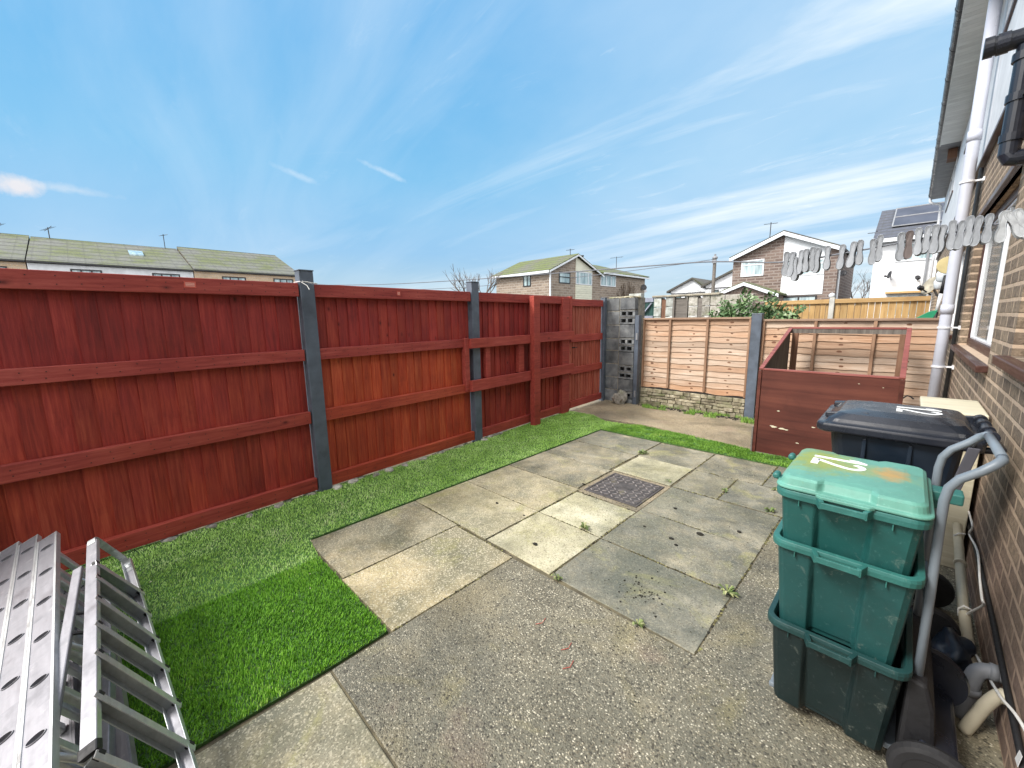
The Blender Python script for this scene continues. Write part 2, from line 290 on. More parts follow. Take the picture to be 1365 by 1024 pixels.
# brick
def brickmat(name,c1,c2,mort,axis='Y',bw=.225,bh=.075,ms=.011,bs=.9,stain=None):
    m,nt,b=newmat(name); tcn=N(nt,'ShaderNodeTexCoord'); sp=N(nt,'ShaderNodeSeparateXYZ'); nt.links.new(tcn.outputs['Object'],sp.inputs[0])
    cb_=N(nt,'ShaderNodeCombineXYZ'); 
    vo=tcn.outputs['Object']
    src=sp.outputs[1] if axis=='Y' else (sp.outputs[0] if axis=='X' else M(nt,'ADD',sp.outputs[0],sp.outputs[1]))
    wob=M(nt,'MULTIPLY',M(nt,'SUBTRACT',noise(nt,vo,14,4),.5),.010)
    nt.links.new(M(nt,'ADD',src,wob),cb_.inputs[0]); nt.links.new(M(nt,'ADD',sp.outputs[2],wob),cb_.inputs[1])
    br=N(nt,'ShaderNodeTexBrick'); nt.links.new(cb_.outputs[0],br.inputs[0]); br.inputs['Scale'].default_value=1; br.inputs['Brick Width'].default_value=bw; br.inputs['Row Height'].default_value=bh; br.inputs['Mortar Size'].default_value=ms; br.inputs['Mortar Smooth'].default_value=.25; br.inputs['Bias'].default_value=0
    br.inputs['Color1'].default_value=(*c1,1); br.inputs['Color2'].default_value=(*c2,1); br.inputs['Mortar'].default_value=(*mort,1)
    n=noise(nt,vo,26,7,.7); n3=noise(nt,vo,1.4,4,.6)
    col=mix(nt,1.,br.outputs['Color'],ramp(nt,n,[(.32,.5),(.5,.95),(.68,1.35)]),'MULTIPLY')
    col=mix(nt,br.outputs['Fac'],col,mix(nt,1.,mort,ramp(nt,noise(nt,vo,30,4),[(.3,.75),(.7,1.1)]),'MULTIPLY'))
    if stain: 
        z=mapr(nt,M(nt,'ADD',sp.outputs[2],M(nt,'MULTIPLY',M(nt,'SUBTRACT',n3,.5),.7)),.35,.85,1.,0.)
        col=mix(nt,M(nt,'MULTIPLY',z,.75),col,mix(nt,.6,col,stain))
    col=mix(nt,ramp(nt,n3,[(.5,0.),(.7,.25)]),col,(.12,.09,.06))
    nt.links.new(col,b.inputs['Base Color']); b.inputs['Roughness'].default_value=.9
    h=M(nt,'ADD',M(nt,'MULTIPLY',M(nt,'SUBTRACT',1.,br.outputs['Fac']),.75),M(nt,'MULTIPLY',M(nt,'MULTIPLY',n,M(nt,'SUBTRACT',1.,br.outputs['Fac'])),.9)); bump(nt,b,h,bs,.02)
brickmat('house_brick',(.17,.125,.09),(.31,.235,.16),(.52,.39,.28),'Y',.235,.083,.0125,1.,stain=(.18,.10,.085))
brickmat('far_brick',(.20,.155,.12),(.31,.25,.195),(.33,.29,.25),'XY',.5,.18,.03,.4)
brickmat('far_brick_dark',(.12,.085,.075),(.21,.155,.13),(.25,.21,.19),'XY',.45,.16,.03,.4)
brickmat('tan_brick',(.50,.36,.24),(.56,.42,.29),(.5,.42,.33),'XY',.4,.15,.02,.2)
# glass
m,nt,b=newmat('window_glass'); b.inputs['Base Color'].default_value=(.10,.14,.15,1); b.inputs['Roughness'].default_value=.06; b.inputs['Metallic'].default_value=.0; b.inputs['Specular IOR Level'].default_value=1.; b.inputs['Coat Weight'].default_value=.6
m,nt,b=newmat('curtain_glass'); v=coord(nt,(1,1,.1)); nt.links.new(ramp(nt,noise(nt,v,6,3),[(.35,(.16,.24,.27)),(.65,(.45,.56,.58))]),b.inputs['Base Color']); b.inputs['Roughness'].default_value=.08; b.inputs['Coat Weight'].default_value=.8
m,nt,b=newmat('obscure_glass'); v=coord(nt); nt.links.new(ramp(nt,noise(nt,v,45,4,.6),[(.3,(.03,.05,.05)),(.7,(.11,.155,.15))]),b.inputs['Base Color']); b.inputs['Roughness'].default_value=.22; b.inputs['Coat Weight'].default_value=.5; bump(nt,b,noise(nt,v,90,2),.5,.004)
m,nt,b=newmat('solar_cells'); v=coord(nt); nt.links.new(ramp(nt,noise(nt,v,1.5,2),[(.3,(.035,.038,.055)),(.7,(.06,.063,.085))]),b.inputs['Base Color']); b.inputs['Roughness'].default_value=.45; b.inputs['Coat Weight'].default_value=.15
# mossy roof tiles: rows along slope
def roofmat(name,c,moss,amt,row=.33,axis='X',sc=1.):
    m,nt,b=newmat(name); vo=coord(nt,tone=False); tcn=N(nt,'ShaderNodeTexCoord'); sp=N(nt,'ShaderNodeSeparateXYZ'); nt.links.new(tcn.outputs['Object'],sp.inputs[0])
    z=sp.outputs[2]; rw=M(nt,'FRACT',M(nt,'DIVIDE',z,row*.4)); al=sp.outputs[0] if axis=='X' else sp.outputs[1]
    tl=M(nt,'FRACT',M(nt,'DIVIDE',al,row*.9))
    n=noise(nt,vo,.55*sc,6,.62); n2=noise(nt,vo,6,5,.7)
    base=ramp(nt,n2,[(.3,tuple(x*.6 for x in c)),(.7,c)])
    mm=ramp(nt,M(nt,'ADD',M(nt,'MULTIPLY',n,.75),M(nt,'MULTIPLY',n2,.25)),[(amt,0.),(amt+.14,.85)])
    mc=ramp(nt,n2,[(.3,tuple(x*.55 for x in moss)),(.7,moss)])
    col=mix(nt,mm,base,mc)
    col=mix(nt,ramp(nt,rw,[(0,.85),(.35,0.),(1,0.)]),col,(.05,.05,.045))
    col=mix(nt,ramp(nt,tl,[(0,.35),(.15,0.),(1,0.)]),col,(.05,.05,.045))
    nt.links.new(col,b.inputs['Base Color']); b.inputs['Roughness'].default_value=.9
    h=M(nt,'ADD',rw,n2); bump(nt,b,h,.7,.05)
roofmat('mossy_tiles',(.17,.175,.155),(.135,.16,.05),.45,.75,'Y'); roofmat('mossy_tiles_x',(.15,.15,.12),(.14,.175,.045),.40,.6,'X'); roofmat('slate_tiles',(.09,.10,.13),(.12,.13,.14),.9,.45,'X'); roofmat('slate_dark',(.14,.13,.12),(.10,.12,.04),.5,.3,'X')
# leaves and turf
def leaf(name,stops,rough=.6,tr=.25):
    m,nt,b=newmat(name); t=tonech(nt)
    col=ramp(nt,t[0],stops); nt.links.new(col,b.inputs['Base Color']); b.inputs['Roughness'].default_value=rough; b.inputs['Specular IOR Level'].default_value=.3
    return m
leaf('turf_light',[(0,(.20,.36,.05)),(.35,(.31,.53,.10)),(.7,(.45,.69,.20)),(.93,(.60,.76,.34)),(1,(.66,.70,.42))])
leaf('turf_dark',[(0,(.07,.20,.012)),(.4,(.12,.31,.02)),(.8,(.21,.45,.04)),(1,(.36,.54,.12))])
leaf('moss_green',[(0,(.05,.12,.015)),(.5,(.13,.28,.03)),(.85,(.22,.38,.06)),(1,(.34,.36,.12))])
leaf('bush_leaf',[(0,(.035,.075,.025)),(.5,(.085,.16,.06)),(.8,(.18,.26,.12)),(1,(.42,.46,.34))])
leaf('joint_growth',[(0,(.035,.03,.02)),(.4,(.10,.09,.04)),(.7,(.22,.20,.09)),(1,(.16,.24,.06))],.9)
leaf('weed_leaf',[(0,(.07,.11,.03)),(.5,(.14,.19,.06)),(1,(.33,.33,.16))])
simple('turf_backing',(.06,.15,.03),.9,0,.4,30,.3)
# manhole
simple('manhole_raised',(.36,.32,.30),.5,.3,.3,12,.2)  # lighter tone for the raised chevrons, so the pattern stands out
m,nt,b=newmat('manhole_iron'); v=coord(nt,tone=False); n=noise(nt,v,12,6,.7)
col=ramp(nt,n,[(.3,(.05,.045,.042)),(.5,(.095,.085,.082)),(.72,(.16,.145,.135))]); col=mix(nt,ramp(nt,noise(nt,v,5,4),[(.6,0.),(.72,.7)]),col,(.36,.32,.18))
nt.links.new(col,b.inputs['Base Color']); b.inputs['Roughness'].default_value=.6; b.inputs['Metallic'].default_value=.35; bump(nt,b,n,.3,.003)

# ---------------------------------------------------------------- mesh builder
class MB:
    def __init__(s): s.v=[]; s.f=[]; s.t=[]; s.mi=[]
    def add(s,vs,fs,tone=None,mi=0):
        if tone is None: tone=(random.random(),0,0)
        elif isinstance(tone,(int,float)): tone=(random.random(),tone,0)
        o=len(s.v); s.v+= [tuple(map(float,v)) for v in vs]; s.f+=[tuple(i+o for i in f) for f in fs]; s.t+=[tone]*len(vs); s.mi+=[mi]*len(fs); return s
    def box(s,a,b,tone=None,mi=0):
        (x0,y0,z0),(x1,y1,z1)=a,b
        if x0>x1: x0,x1=x1,x0
        if y0>y1: y0,y1=y1,y0
        if z0>z1: z0,z1=z1,z0
        vs=[(x,y,z) for z in (z0,z1) for x,y in ((x0,y0),(x1,y0),(x1,y1),(x0,y1))]
        return s.add(vs,BOXF,tone,mi)
    def obox(s,c,ax,ay,az,tone=None,mi=0):
        c=Vector(c);ax=Vector(ax);ay=Vector(ay);az=Vector(az)
        vs=[c+ax*i+ay*j+az*k for k in (-1,1) for i,j in ((-1,-1),(1,-1),(1,1),(-1,1))]
        if ax.cross(ay).dot(az)<0: return s.add(vs,[tuple(reversed(f)) for f in BOXF],tone,mi)
        return s.add(vs,BOXF,tone,mi)
    def bar(s,p,q,w,h,up=(0,0,1),tone=None,mi=0):
        p=Vector(p);q=Vector(q); d=(q-p); L=d.length; d.normalize(); sd=d.cross(Vector(up)).normalized(); u=sd.cross(d)
        return s.obox((p+q)/2,d*L/2,sd*w/2,u*h/2,tone,mi)
    def tube(s,pts,r,n=10,closed=False,tone=None,mi=0,caps=True):
        pts=[Vector(p) for p in pts]; k=len(pts); rs=r if isinstance(r,(list,tuple)) else [r]*k
        vs=[];fs=[]; prev=None
        for i,p in enumerate(pts):
            if closed: d=pts[(i+1)%k]-pts[i-1]
            else: d=pts[min(i+1,k-1)]-pts[max(i-1,0)]
            d.normalize()
            if prev is None: a=d.orthogonal().normalized()
            else: a=(prev-d*prev.dot(d)).normalized()
            prev=a; b=d.cross(a)
            for j in range(n):
                t=2*math.pi*j/n; vs.append(p+(a*math.cos(t)+b*math.sin(t))*rs[i])
        m=k if closed else k-1
        for i in range(m):
            for j in range(n):
                fs.append((i*n+j,i*n+(j+1)%n,((i+1)%k)*n+(j+1)%n,((i+1)%k)*n+j))
        if caps and not closed: fs.append(tuple(range(n-1,-1,-1))); fs.append(tuple((k-1)*n+j for j in range(n)))
        return s.add(vs,fs,tone,mi)
    def prism(s,poly,axis,a,b,tone=None,mi=0):
        # poly 2-D in the two other axes (cyclic order), extruded on axis
        def mk(p,h):
            return {'x':(h,p[0],p[1]),'y':(p[0],h,p[1]),'z':(p[0],p[1],h)}[axis]
        n=len(poly); ar=sum(poly[i][0]*poly[(i+1)%n][1]-poly[(i+1)%n][0]*poly[i][1] for i in range(n))
        if (ar<0)!=(axis=='y'): poly=poly[::-1]
        if a>b: a,b=b,a
        vs=[mk(p,a) for p in poly]+[mk(p,b) for p in poly]
        fs=[tuple(range(n-1,-1,-1)),tuple(range(n,2*n))]+[(i,(i+1)%n,n+(i+1)%n,n+i) for i in range(n)]
        return s.add(vs,fs,tone,mi)
    def quad(s,*v,tone=None,mi=0): return s.add(v,[tuple(range(len(v)))],tone,mi)
    def lathe(s,prof,c,axis='z',n=24,tone=None,mi=0):
        vs=[];fs=[];k=len(prof)
        for r,h in prof:
            for j in range(n):
                t=2*math.pi*j/n; a,b=r*math.cos(t),r*math.sin(t)
                q={'z':(a,b,h),'y':(b,h,a),'x':(h,a,b)}[axis]; vs.append((c[0]+q[0],c[1]+q[1],c[2]+q[2]))
        for i in range(k-1):
            for j in range(n): fs.append((i*n+j,i*n+(j+1)%n,(i+1)*n+(j+1)%n,(i+1)*n+j))
        fs.append(tuple(range(n-1,-1,-1))); fs.append(tuple((k-1)*n+j for j in range(n)))
        return s.add(vs,fs,tone,mi)
    def blob(s,c,r,sc=(1,1,1),seed=0,rough=.25,sub=2,tone=None,mi=0):
        vs,fs=ICO[sub]; out=[]
        for v in vs:
            d=1+rough*mnoise.noise(Vector(v)*1.7+Vector((seed*3.1,seed*1.7,seed)))*1.6
            out.append((c[0]+v[0]*r*d*sc[0],c[1]+v[1]*r*d*sc[1],c[2]+v[2]*r*d*sc[2]))
        return s.add(out,fs,tone,mi)
    def build(s,name,mats,parent=None,bev=0,smooth=False,seg=2,sub=0):
        me=bpy.data.meshes.new(name); org=root_loc(parent)
        vs=[(x-org[0],y-org[1],z-org[2]) for x,y,z in s.v] if parent is not None and any(org) else s.v
        me.from_pydata(vs,[],s.f)
        at=me.attributes.new('tone','FLOAT_COLOR','POINT'); at.data.foreach_set('color',np.array([(*t,1.) for t in s.t],dtype=np.float32).ravel())
        if isinstance(mats,str): mats=[mats]
        for m in mats: me.materials.append(MATS[m])
        me.polygons.foreach_set('material_index',s.mi)
        if smooth: me.polygons.foreach_set('use_smooth',[True]*len(s.f))
        me.update()
        o=bpy.data.objects.new(name,me); COL.objects.link(o)
        if parent is not None: o.parent=parent
        if bev:
            b=o.modifiers.new('bevel','BEVEL'); b.width=bev; b.segments=seg; b.limit_method='ANGLE'; b.angle_limit=R(40)
        if sub:
            b=o.modifiers.new('sub','SUBSURF'); b.levels=sub; b.render_levels=sub
        return o
BOXF=[(0,3,2,1),(4,5,6,7),(0,1,5,4),(1,2,6,5),(2,3,7,6),(3,0,4,7)]
import bmesh
ICO={}
for s_ in (1,2,3):
    bm=bmesh.new(); bmesh.ops.create_icosphere(bm,subdivisions=s_,radius=1); ICO[s_]=([tuple(v.co) for v in bm.verts],[tuple(v.index for v in f.verts) for f in bm.faces]); bm.free()
LOCAL=set()
def root_loc(p):
    if p is None: return (0,0,0)
    while p.parent is not None: p=p.parent
    if p.name in LOCAL: return (0,0,0)
    return tuple(p.location)
def tag(o,label=None,cat=None,group=None,kind=None):
    if label: o['label']=label
    if cat: o['category']=cat
    if group: o['group']=group
    if kind: o['kind']=kind
    return o
def thing(name,label,cat,loc=(0,0,0),group=None,rz=0,local=False):
    o=bpy.data.objects.new(name,None); COL.objects.link(o); o.location=loc; o.rotation_euler=(0,0,rz); o.empty_display_size=.1
    if local or rz: LOCAL.add(o.name)
    return tag(o,label,cat,group)
def copy_tree(o,parent=None):
    c=o.copy(); COL.objects.link(c); c.parent=parent
    for ch in o.children: copy_tree(ch,c)
    return c

# ================================================================ SETTING
g=MB(); S=600
g.quad((-S,-S,-.06),(S,-S,-.06),(S,S,-.06),(-S,S,-.06)); tag(g.build('ground','road_grey'),kind='structure')
g=MB(); g.quad((-4.4,-2.5,-.007),(.41,-2.5,-.007),(.41,7.2,-.007),(-4.4,7.2,-.007)); tag(g.build('yard_soil','joint_soil'),kind='structure')
# patio slabs: x0,x1,y0,y1,(ochre,pale)
SL=[(-3.0,-2.385,.885,1.79,.55,.0),(-2.38,-1.765,.875,1.775,.95,.1),(-3.0,-2.065,1.80,2.385,.75,.35),(-3.0,-2.065,2.395,2.985,.6,.15),
(-3.0,-2.09,2.995,3.59,.35,.0),(-3.0,-2.12,3.60,4.20,.25,.0),(-3.0,-2.12,4.21,4.84,.1,.0),
(-2.055,-1.465,1.80,2.385,.6,.75),(-2.055,-1.465,2.395,2.93,.6,1.),(-2.085,-1.475,3.63,4.20,.5,.85),
(-1.455,-.575,1.805,2.38,.0,.0),(-1.455,-.575,2.39,2.99,.1,.0),(-1.455,-.575,3.0,3.62,.1,.0),(-1.455,-1.06,3.635,4.2,.2,.1),(-1.05,-.56,3.635,4.2,.0,.0),
(-2.11,-1.47,4.21,4.85,.15,.05),(-1.46,-.85,4.21,4.86,.2,.0),(-.84,.37,4.21,4.88,.0,.0)]
g=MB()
for (x0,x1,y0,y1,o_,p_) in SL:
    a=.002; j=lambda:random.uniform(-a,a)
    zz=random.uniform(-.003,.003)
    c=[(x0+j(),y0+j()),(x1+j(),y0+j()),(x1+j(),y1+j()),(x0+j(),y1+j())]
    # irregular edges
    pts=[]
    for i in range(4):
        p,q=Vector(c[i]),Vector(c[(i+1)%4]); nseg=9
        for k in range(nseg):
            t=k/nseg; pt=p.lerp(q,t); nrm=Vector(((q-p).y,-(q-p).x)).normalized()
            off=0 if k==0 else -abs(mnoise.noise(Vector((pt.x*7,pt.y*7,3))))*.010
            pts.append((pt.x+nrm.x*off,pt.y+nrm.y*off))
    g.prism(pts,'z',-.05,zz,(random.random(),o_,p_))
tag(g.build('paving_slabs','slab_concrete',bev=.004),kind='structure')
g=MB()
g.prism([(-1.755,-2.4),(.42,-2.4),(.42,-.35),(-.7,-.35),(-.7,.552),(-1.75,.552)],'z',-.05,0,(.4,.45,.05)); tag(g.build('near_paving_slab','slab_concrete',bev=.005),kind='structure')
g=MB(); g.prism([(-1.757,.562),(-.69,.562),(-.69,-.34),(.42,-.34),(.42,4.2),(-.567,4.2),(-.570,1.795),(-1.757,1.765)],'z',-.05,-.001); tag(g.build('pebble_concrete_path','pebble_concrete',bev=.004),kind='structure')
g=MB(); g.prism([(-4.1,5.3),(-3.3,5.42),(-2.6,5.5),(-1.2,5.25),(.42,5.2),(.42,7.2),(-4.3,7.2)],'z',-.05,.004); tag(g.build('concrete_strip','tan_concrete'),kind='structure')
# ---------------- turf and moss made of blades
def blades(mb,n,region,h,wd,tonef,lean=.6,z0=0.,clump=0.):
    k=0; V=[];F=[];T=[]
    xs0,xs1,ys0,ys1,test=region
    while k<n:
        X=RNG.uniform(xs0,xs1,4000); Y=RNG.uniform(ys0,ys1,4000)
        for x,y in zip(X,Y):
            if not test(x,y): continue
            if k>=n: break
            cn=mnoise.noise(Vector((x*9,y*9,0)))
            if clump and cn<clump-.5*random.random(): continue
            hh=h*random.uniform(.6,1.25)*(1+.35*cn)
            a=random.uniform(0,6.283); l=lean*hh*random.uniform(.3,1.3)
            # overall nap of the pile
            la=a if random.random()<.5 else 2.4+mnoise.noise(Vector((x*2,y*2,5)))*2
            dx,dy=math.cos(la)*l,math.sin(la)*l; wx,wy=-math.sin(a)*wd/2,math.cos(a)*wd/2
            o=len(V); V+=[(x-wx,y-wy,z0),(x+wx,y+wy,z0),(x+wx*.7+dx*.5,y+wy*.7+dy*.5,z0+hh*.6),(x-wx*.7+dx*.5,y-wy*.7+dy*.5,z0+hh*.6),(x+dx,y+dy,z0+hh)]
            F+=[(o,o+1,o+2,o+3),(o+3,o+2,o+4)]; t=tonef(x,y); T+=[(t,0,0)]*5; k+=1
    o=len(mb.v); mb.v+=V; mb.f+=[tuple(i+o for i in f) for f in F]; mb.t+=T; mb.mi+=[0]*len(F)
def inpoly(poly):
    def t(x,y):
        c=False; n=len(poly)
        for i in range(n):
            (x1,y1),(x2,y2)=poly[i],poly[(i+1)%n]
            if (y1>y)!=(y2>y) and x<(x2-x1)*(y-y1)/(y2-y1)+x1: c=not c
        return c
    return t
P_light=[(-3.90,-.9),(-2.72,-.9),(-2.715,.86),(-3.01,.90),(-3.005,4.86),(-2.9,4.9),(-2.75,5.35),(-3.2,5.3),(-3.55,5.5),(-4.04,5.5),(-4.00,4.45),(-3.90,3.4),(-3.88,2.9),(-3.86,1.4),(-3.80,.2)]
P_dark=[(-2.715,-.9),(-1.80,-.9),(-1.765,.55),(-1.772,.855),(-2.715,.86)]
def turf(name,poly,mat,label,n,h,wd,tonef):
    t=thing(name,label,'artificial turf',(poly[0][0],poly[0][1],0))
    g=MB(); g.prism(poly,'z',-.006,.008); g.build('backing','turf_backing',t)
    g=MB(); xs=[p[0] for p in poly]; ys=[p[1] for p in poly]
    blades(g,n,(min(xs),max(xs),min(ys),max(ys),inpoly(poly)),h,wd,tonef,z0=.006); o=g.build('pile',mat,t); o['kind']='stuff'
def tl(x,y):
    b=.5+.28*mnoise.noise(Vector((x*1.7,y*1.7,1)))+.3*mnoise.noise(Vector((x*6,y*6,2)))
    if y>3.6: b-=.12
    return min(1,max(0,b+random.uniform(-.3,.3)+(.35 if random.random()<.05 else 0)))
def td(x,y): return min(1,max(0,.45+.25*mnoise.noise(Vector((x*5,y*5,7)))+.22*mnoise.noise(Vector((x*1.6,y*1.6,9)))+random.uniform(-.35,.35)))
turf('artificial_grass_strip',P_light,'turf_light','pale green artificial grass strip laid along the foot of the red fence',95000,.015,.0046,tl)
turf('artificial_grass_mat',P_dark,'turf_dark','darker green square of artificial grass beside the ladders and near paving',60000,.018,.0044,td)
P_moss=[(-3.0,4.865),(-1.2,4.885),(.3,4.90),(.3,5.3),(-1.0,5.24),(-1.9,5.36),(-2.7,5.42),(-2.9,5.3)]
g=MB(); g.prism(P_moss,'z',-.01,.006,mi=1)
mp_=inpoly(P_moss); blades(g,30000,(-3,.3,4.86,5.45,mp_),.02,.006,lambda x,y:min(1,max(0,.45+.4*mnoise.noise(Vector((x*5,y*5,1)))+random.uniform(-.3,.3))),z0=.004,clump=-.05)
tag(g.build('moss',['moss_green','turf_backing']),'green moss and fine grass growing past the far edge of the paving','moss',kind='stuff')

g=MB()
for i in range(45):
    x=random.uniform(-3.7,-1.85); y=random.uniform(-.2,4.6)
    if x>-3.05 and y>.86: continue
    L=random.uniform(.003,.010); a=random.uniform(0,3.14); dx,dy=math.cos(a)*L,math.sin(a)*L; z=.022
    g.add([(x-dx,y-dy,z),(x-dy*.5,y+dx*.5,z+.004),(x+dx,y+dy,z+.002),(x+dy*.5,y-dx*.5,z+.003)],[(0,1,2),(0,2,3)])
tag(g.build('leaf_scraps','cream_board_paint'),'tiny pale dry scraps scattered on the artificial grass','leaf scraps',kind='stuff')
# ================================================================ RED FENCE (local frame: x toward yard, y along fence, z up)
FA=math.atan2(.0487,.9988)
FO=(-3.80,1.33,0)
def fw(s,off,z=0): # local->world
    return (FO[0]+math.cos(FA)*off-math.sin(FA)*s, FO[1]+math.sin(FA)*off+math.cos(FA)*s, z)
fence=thing('red_fence','tall dark red stained timber boundary fence with horizontal rails and grey posts','fence',FO,rz=FA)
def boards(g,s0,s1,z0,z1,off,wd=.105,hue=lambda s:0.,th=.014):
    s=s0
    while s<s1-.005:
        e=min(s1,s+wd*random.uniform(.93,1.07)); tlt=random.uniform(-.003,.003); dz=random.uniform(-.004,.004)
        g.add([(off-th,s,z0),(off+.010+tlt,s,z0),(off-.001+tlt*.3,e+.003,z0),(off-th,e+.003,z0),(off-th,s,z1+dz),(off+.010+tlt,s,z1+dz),(off-.001+tlt*.3,e+.003,z1+dz),(off-th,e+.003,z1+dz)],BOXF,(random.random(),hue(s),0))
        s=e
def panel(s0,s1,hues,label=None):
    # hues: rail1.. for zones top, mid, low
    zs=[.10,.73,1.30,1.90]
    g=MB()
    for k,(za,zb) in enumerate(((.05,.73),(.73,1.30),(1.30,1.90))):
        boards(g,s0,s1,za,zb,-.075+.0012*k,hue=lambda s,k=k:hues[2-k])
    p=g.build('fence_panel','red_boards',fence)
    if label: p['label']=label
    for nm,za,zb,of,hu in (('rail',1.25,1.35,-.02,hues[0]*.4),('rail',.675,.785,-.02,hues[1]*.8),('gravel_board',.035,.15,-.02,hues[2])):
        g=MB(); g.box((-.065,s0,za),(of+.005,s1,zb),(random.random(),hu,0)); g.build(nm,'red_rail',p,bev=.004)
    g=MB(); q=s0+.05
    while q<s1:
        for zc,of in ((1.30,-.015),(.73,-.015),(.09,-.015),(1.865,-.01)):
            for dz in (-.02,.025): g.obox((of+.0008,q+random.uniform(-.01,.01),zc+dz+random.uniform(-.006,.006)),(.0012,0,0),(0,.0028,0),(0,0,.0028))
        q+=.105
    nl_=g.build('nail_heads','rubber_black',p); nl_['kind']='stuff'
    g=MB(); g.box((-.065,s0,1.81),(-.01,s1,1.925),(random.random(),.0,0)); g.build('top_rail','red_rail',p,bev=.005)
    return p
panel(-4.2,-2.05,(0,.0,.0)); panel(-1.95,-.07,(.02,.22,.28)); panel(.06,1.94,(.10,.85,.80)); panel(2.08,4.16,(.05,.12,.22))
for s,h in ((-4.2,1.98),(-2.0,1.98),(0,2.03),(2.01,2.04)):
    g=MB(); g.box((-.10,s-.06,-.05),(.0,s+.06,h)); g.box((-.105,s-.066,h),(.006,s+.066,h+.012)); g.build('grey_post','post_paint',fence,bev=.006)
# braces across the far bay
g=MB(); g.box((.03,3.035,-.05),(.115,3.175,1.905),(.6,.25,0)); g.build('red_post','red_rail',fence,bev=.005)
for (a,b,za,zb) in ((1.86,3.03,1.235,1.355),(1.86,3.03,.69,.83),(3.18,4.17,1.235,1.375),(3.18,4.17,.68,.835)):
    g=MB(); g.box((.012,a,za),(.058,b,zb),(random.random(),.12,0)); g.build('brace_rail','red_rail',fence,bev=.004)
for (a,b,z0,z1) in ((1.80,1.87,.69,1.36),(2.16,2.24,.83,1.235),(2.82,2.93,.83,1.235),(3.90,4.10,-.02,1.90),(4.11,4.18,1.38,1.93)):
    g=MB(); g.box((-.06,a,z0),(.011,b,z1),(random.random(),.15,0)); g.build('upright','red_rail',fence,bev=.004)
for s,z,wd in ((-.82,1.875,.07),(.92,1.87,.04)):
    g=MB(); g.box((-.0095,s-wd/2,z-.022),(-.0075,s+wd/2,z+.022)); 
    for q in (-.010,0,.010): g.box((-.0075,s-wd*.38,z+q-.0022),(-.0070,s+wd*.38,z+q+.0022),mi=1)
    g.build('maker_label',['sticker_red','sticker_pale'],fence)
# cord tie and cap on the first post; rubble along the foot
gate=thing('garden_gate','lighter orange-red boarded gate between the red fence and the block pillar','gate',fw(4.72,0),rz=FA)
g=MB(); boards(g,-.52,.53,.08,1.86,-.06,.09); g.build('gate_panel','gate_boards',gate)
for za,zb in ((1.78,1.895),(1.18,1.30),(.63,.75),(.05,.17)):
    g=MB(); g.box((-.055,-.53,za),(-.02,.53,zb),(random.random(),.1,0)); g.build('ledge','red_rail',gate,bev=.004)
g=MB(); g.box((-.02,-.50,1.08),(-.005,-.42,1.10)); g.tube([(-.003,-.47,1.09),(.02,-.47,1.09),(.02,-.40,1.09)],.006,8); g.build('latch','rubber_black',gate)
gp=thing('gate_post','dark grey slim post between the gate and the block pillar','post',fw(5.32,0),rz=FA)
g=MB(); g.box((-.09,-.045,-.05),(.0,.03,1.93)); g.box((-.094,-.049,1.93),(.004,.034,1.945)); g.build('post_shaft','post_paint',gp,bev=.005)
# stones along fence foot
def smoothpath(p,n=5):
    p=[Vector(q) for q in p]; out=[]
    for i in range(len(p)-1):
        a,b,c,d_=p[max(i-1,0)],p[i],p[i+1],p[min(i+2,len(p)-1)]
        for k in range(n):
            t_=k/n; out.append(.5*((2*b)+(-a+c)*t_+(2*a-5*b+4*c-d_)*t_*t_+(-a+3*b-3*c+d_)*t_**3))
    out.append(p[-1]); return out
def stones(name,label,pts,mat,group,rad):
    for i,(x,y) in enumerate(pts):
        g=MB(); r=random.uniform(*rad); g.blob((0,0,r*.25),r,(1,1.25,.55),seed=i+len(name),sub=2); o=g.build('stone',mat,smooth=False); o.location=(x,y,0); o.rotation_euler=(0,0,random.uniform(0,6)); tag(o,label,'stone',group)
pts=[fw(s+random.uniform(-.05,.05),random.uniform(-.05,.03))[:2] for s in (-1.1,-.85,-.6,-.45,-.28,-.15,.10,.22,.35,.5,.68,.9,1.15,1.4,1.6,1.75,1.86,2.12,2.2,2.28,2.4)]
stones('stone','small grey-brown rubble stone showing between the red fence foot and the turf',pts,'rubble','rubble stones along the fence foot',(.025,.05))
# turf edge debris
g=MB()
for i in range(420):
    s=random.uniform(-2,3.9); x,y,_=fw(s,random.uniform(-.06,.03)); g.blob((x,y,.0),random.uniform(.004,.013),(1,1,.6),seed=i,sub=1)
tag(g.build('leaf_litter','debris_dark'),'dark crumbs of soil and litter under the red fence','litter',kind='stuff')

# ================================================================ BLOCK PILLAR
pl=thing('block_pillar','grey concrete block pillar with hollow blocks laid sideways and rough mortar cap','pillar',(-3.82,6.85,0))
g=MB(); g.box((-4.13,6.845,0),(-3.52,7.1,1.93)); g.box((-4.13,6.7265,0),(-3.823,6.844,1.92)); g.build('mortar_core','block_mortar',pl); GM=MB()
def blk(g,x0,x1,z0,z1,yf=6.72): g.box((x0+.008,yf+random.uniform(-.004,.002),z0+.008),(x1-.008,yf+.12,z1-.008))
g=MB(); z=1.93
left=[.24,.25,.25,.22,.25,.25,.24,.23]
xm=-3.82
for h in left:
    blk(g,-4.14,xm,max(0,z-h),z); z-=h
z=1.93; H=[]
for h,k in ((.22,0),(.127,1),(.127,1),(.25,0),(.127,1),(.127,1),(.25,0),(.127,1),(.127,1),(.235,0),(.125,1),(.09,0)):
    if k: H.append((z-h,z)); GM.box((xm,6.727,z-.008),(-3.52,6.84,z+.008))
    else: blk(g,xm,-3.51,max(0,z-h),z); GM.box((xm,6.727,max(0,z-h)),(-3.52,6.84,z-.009))
    z-=h
GM.build('mortar_joint','block_mortar',pl)
g.build('blocks','grey_block',pl,bev=.006)
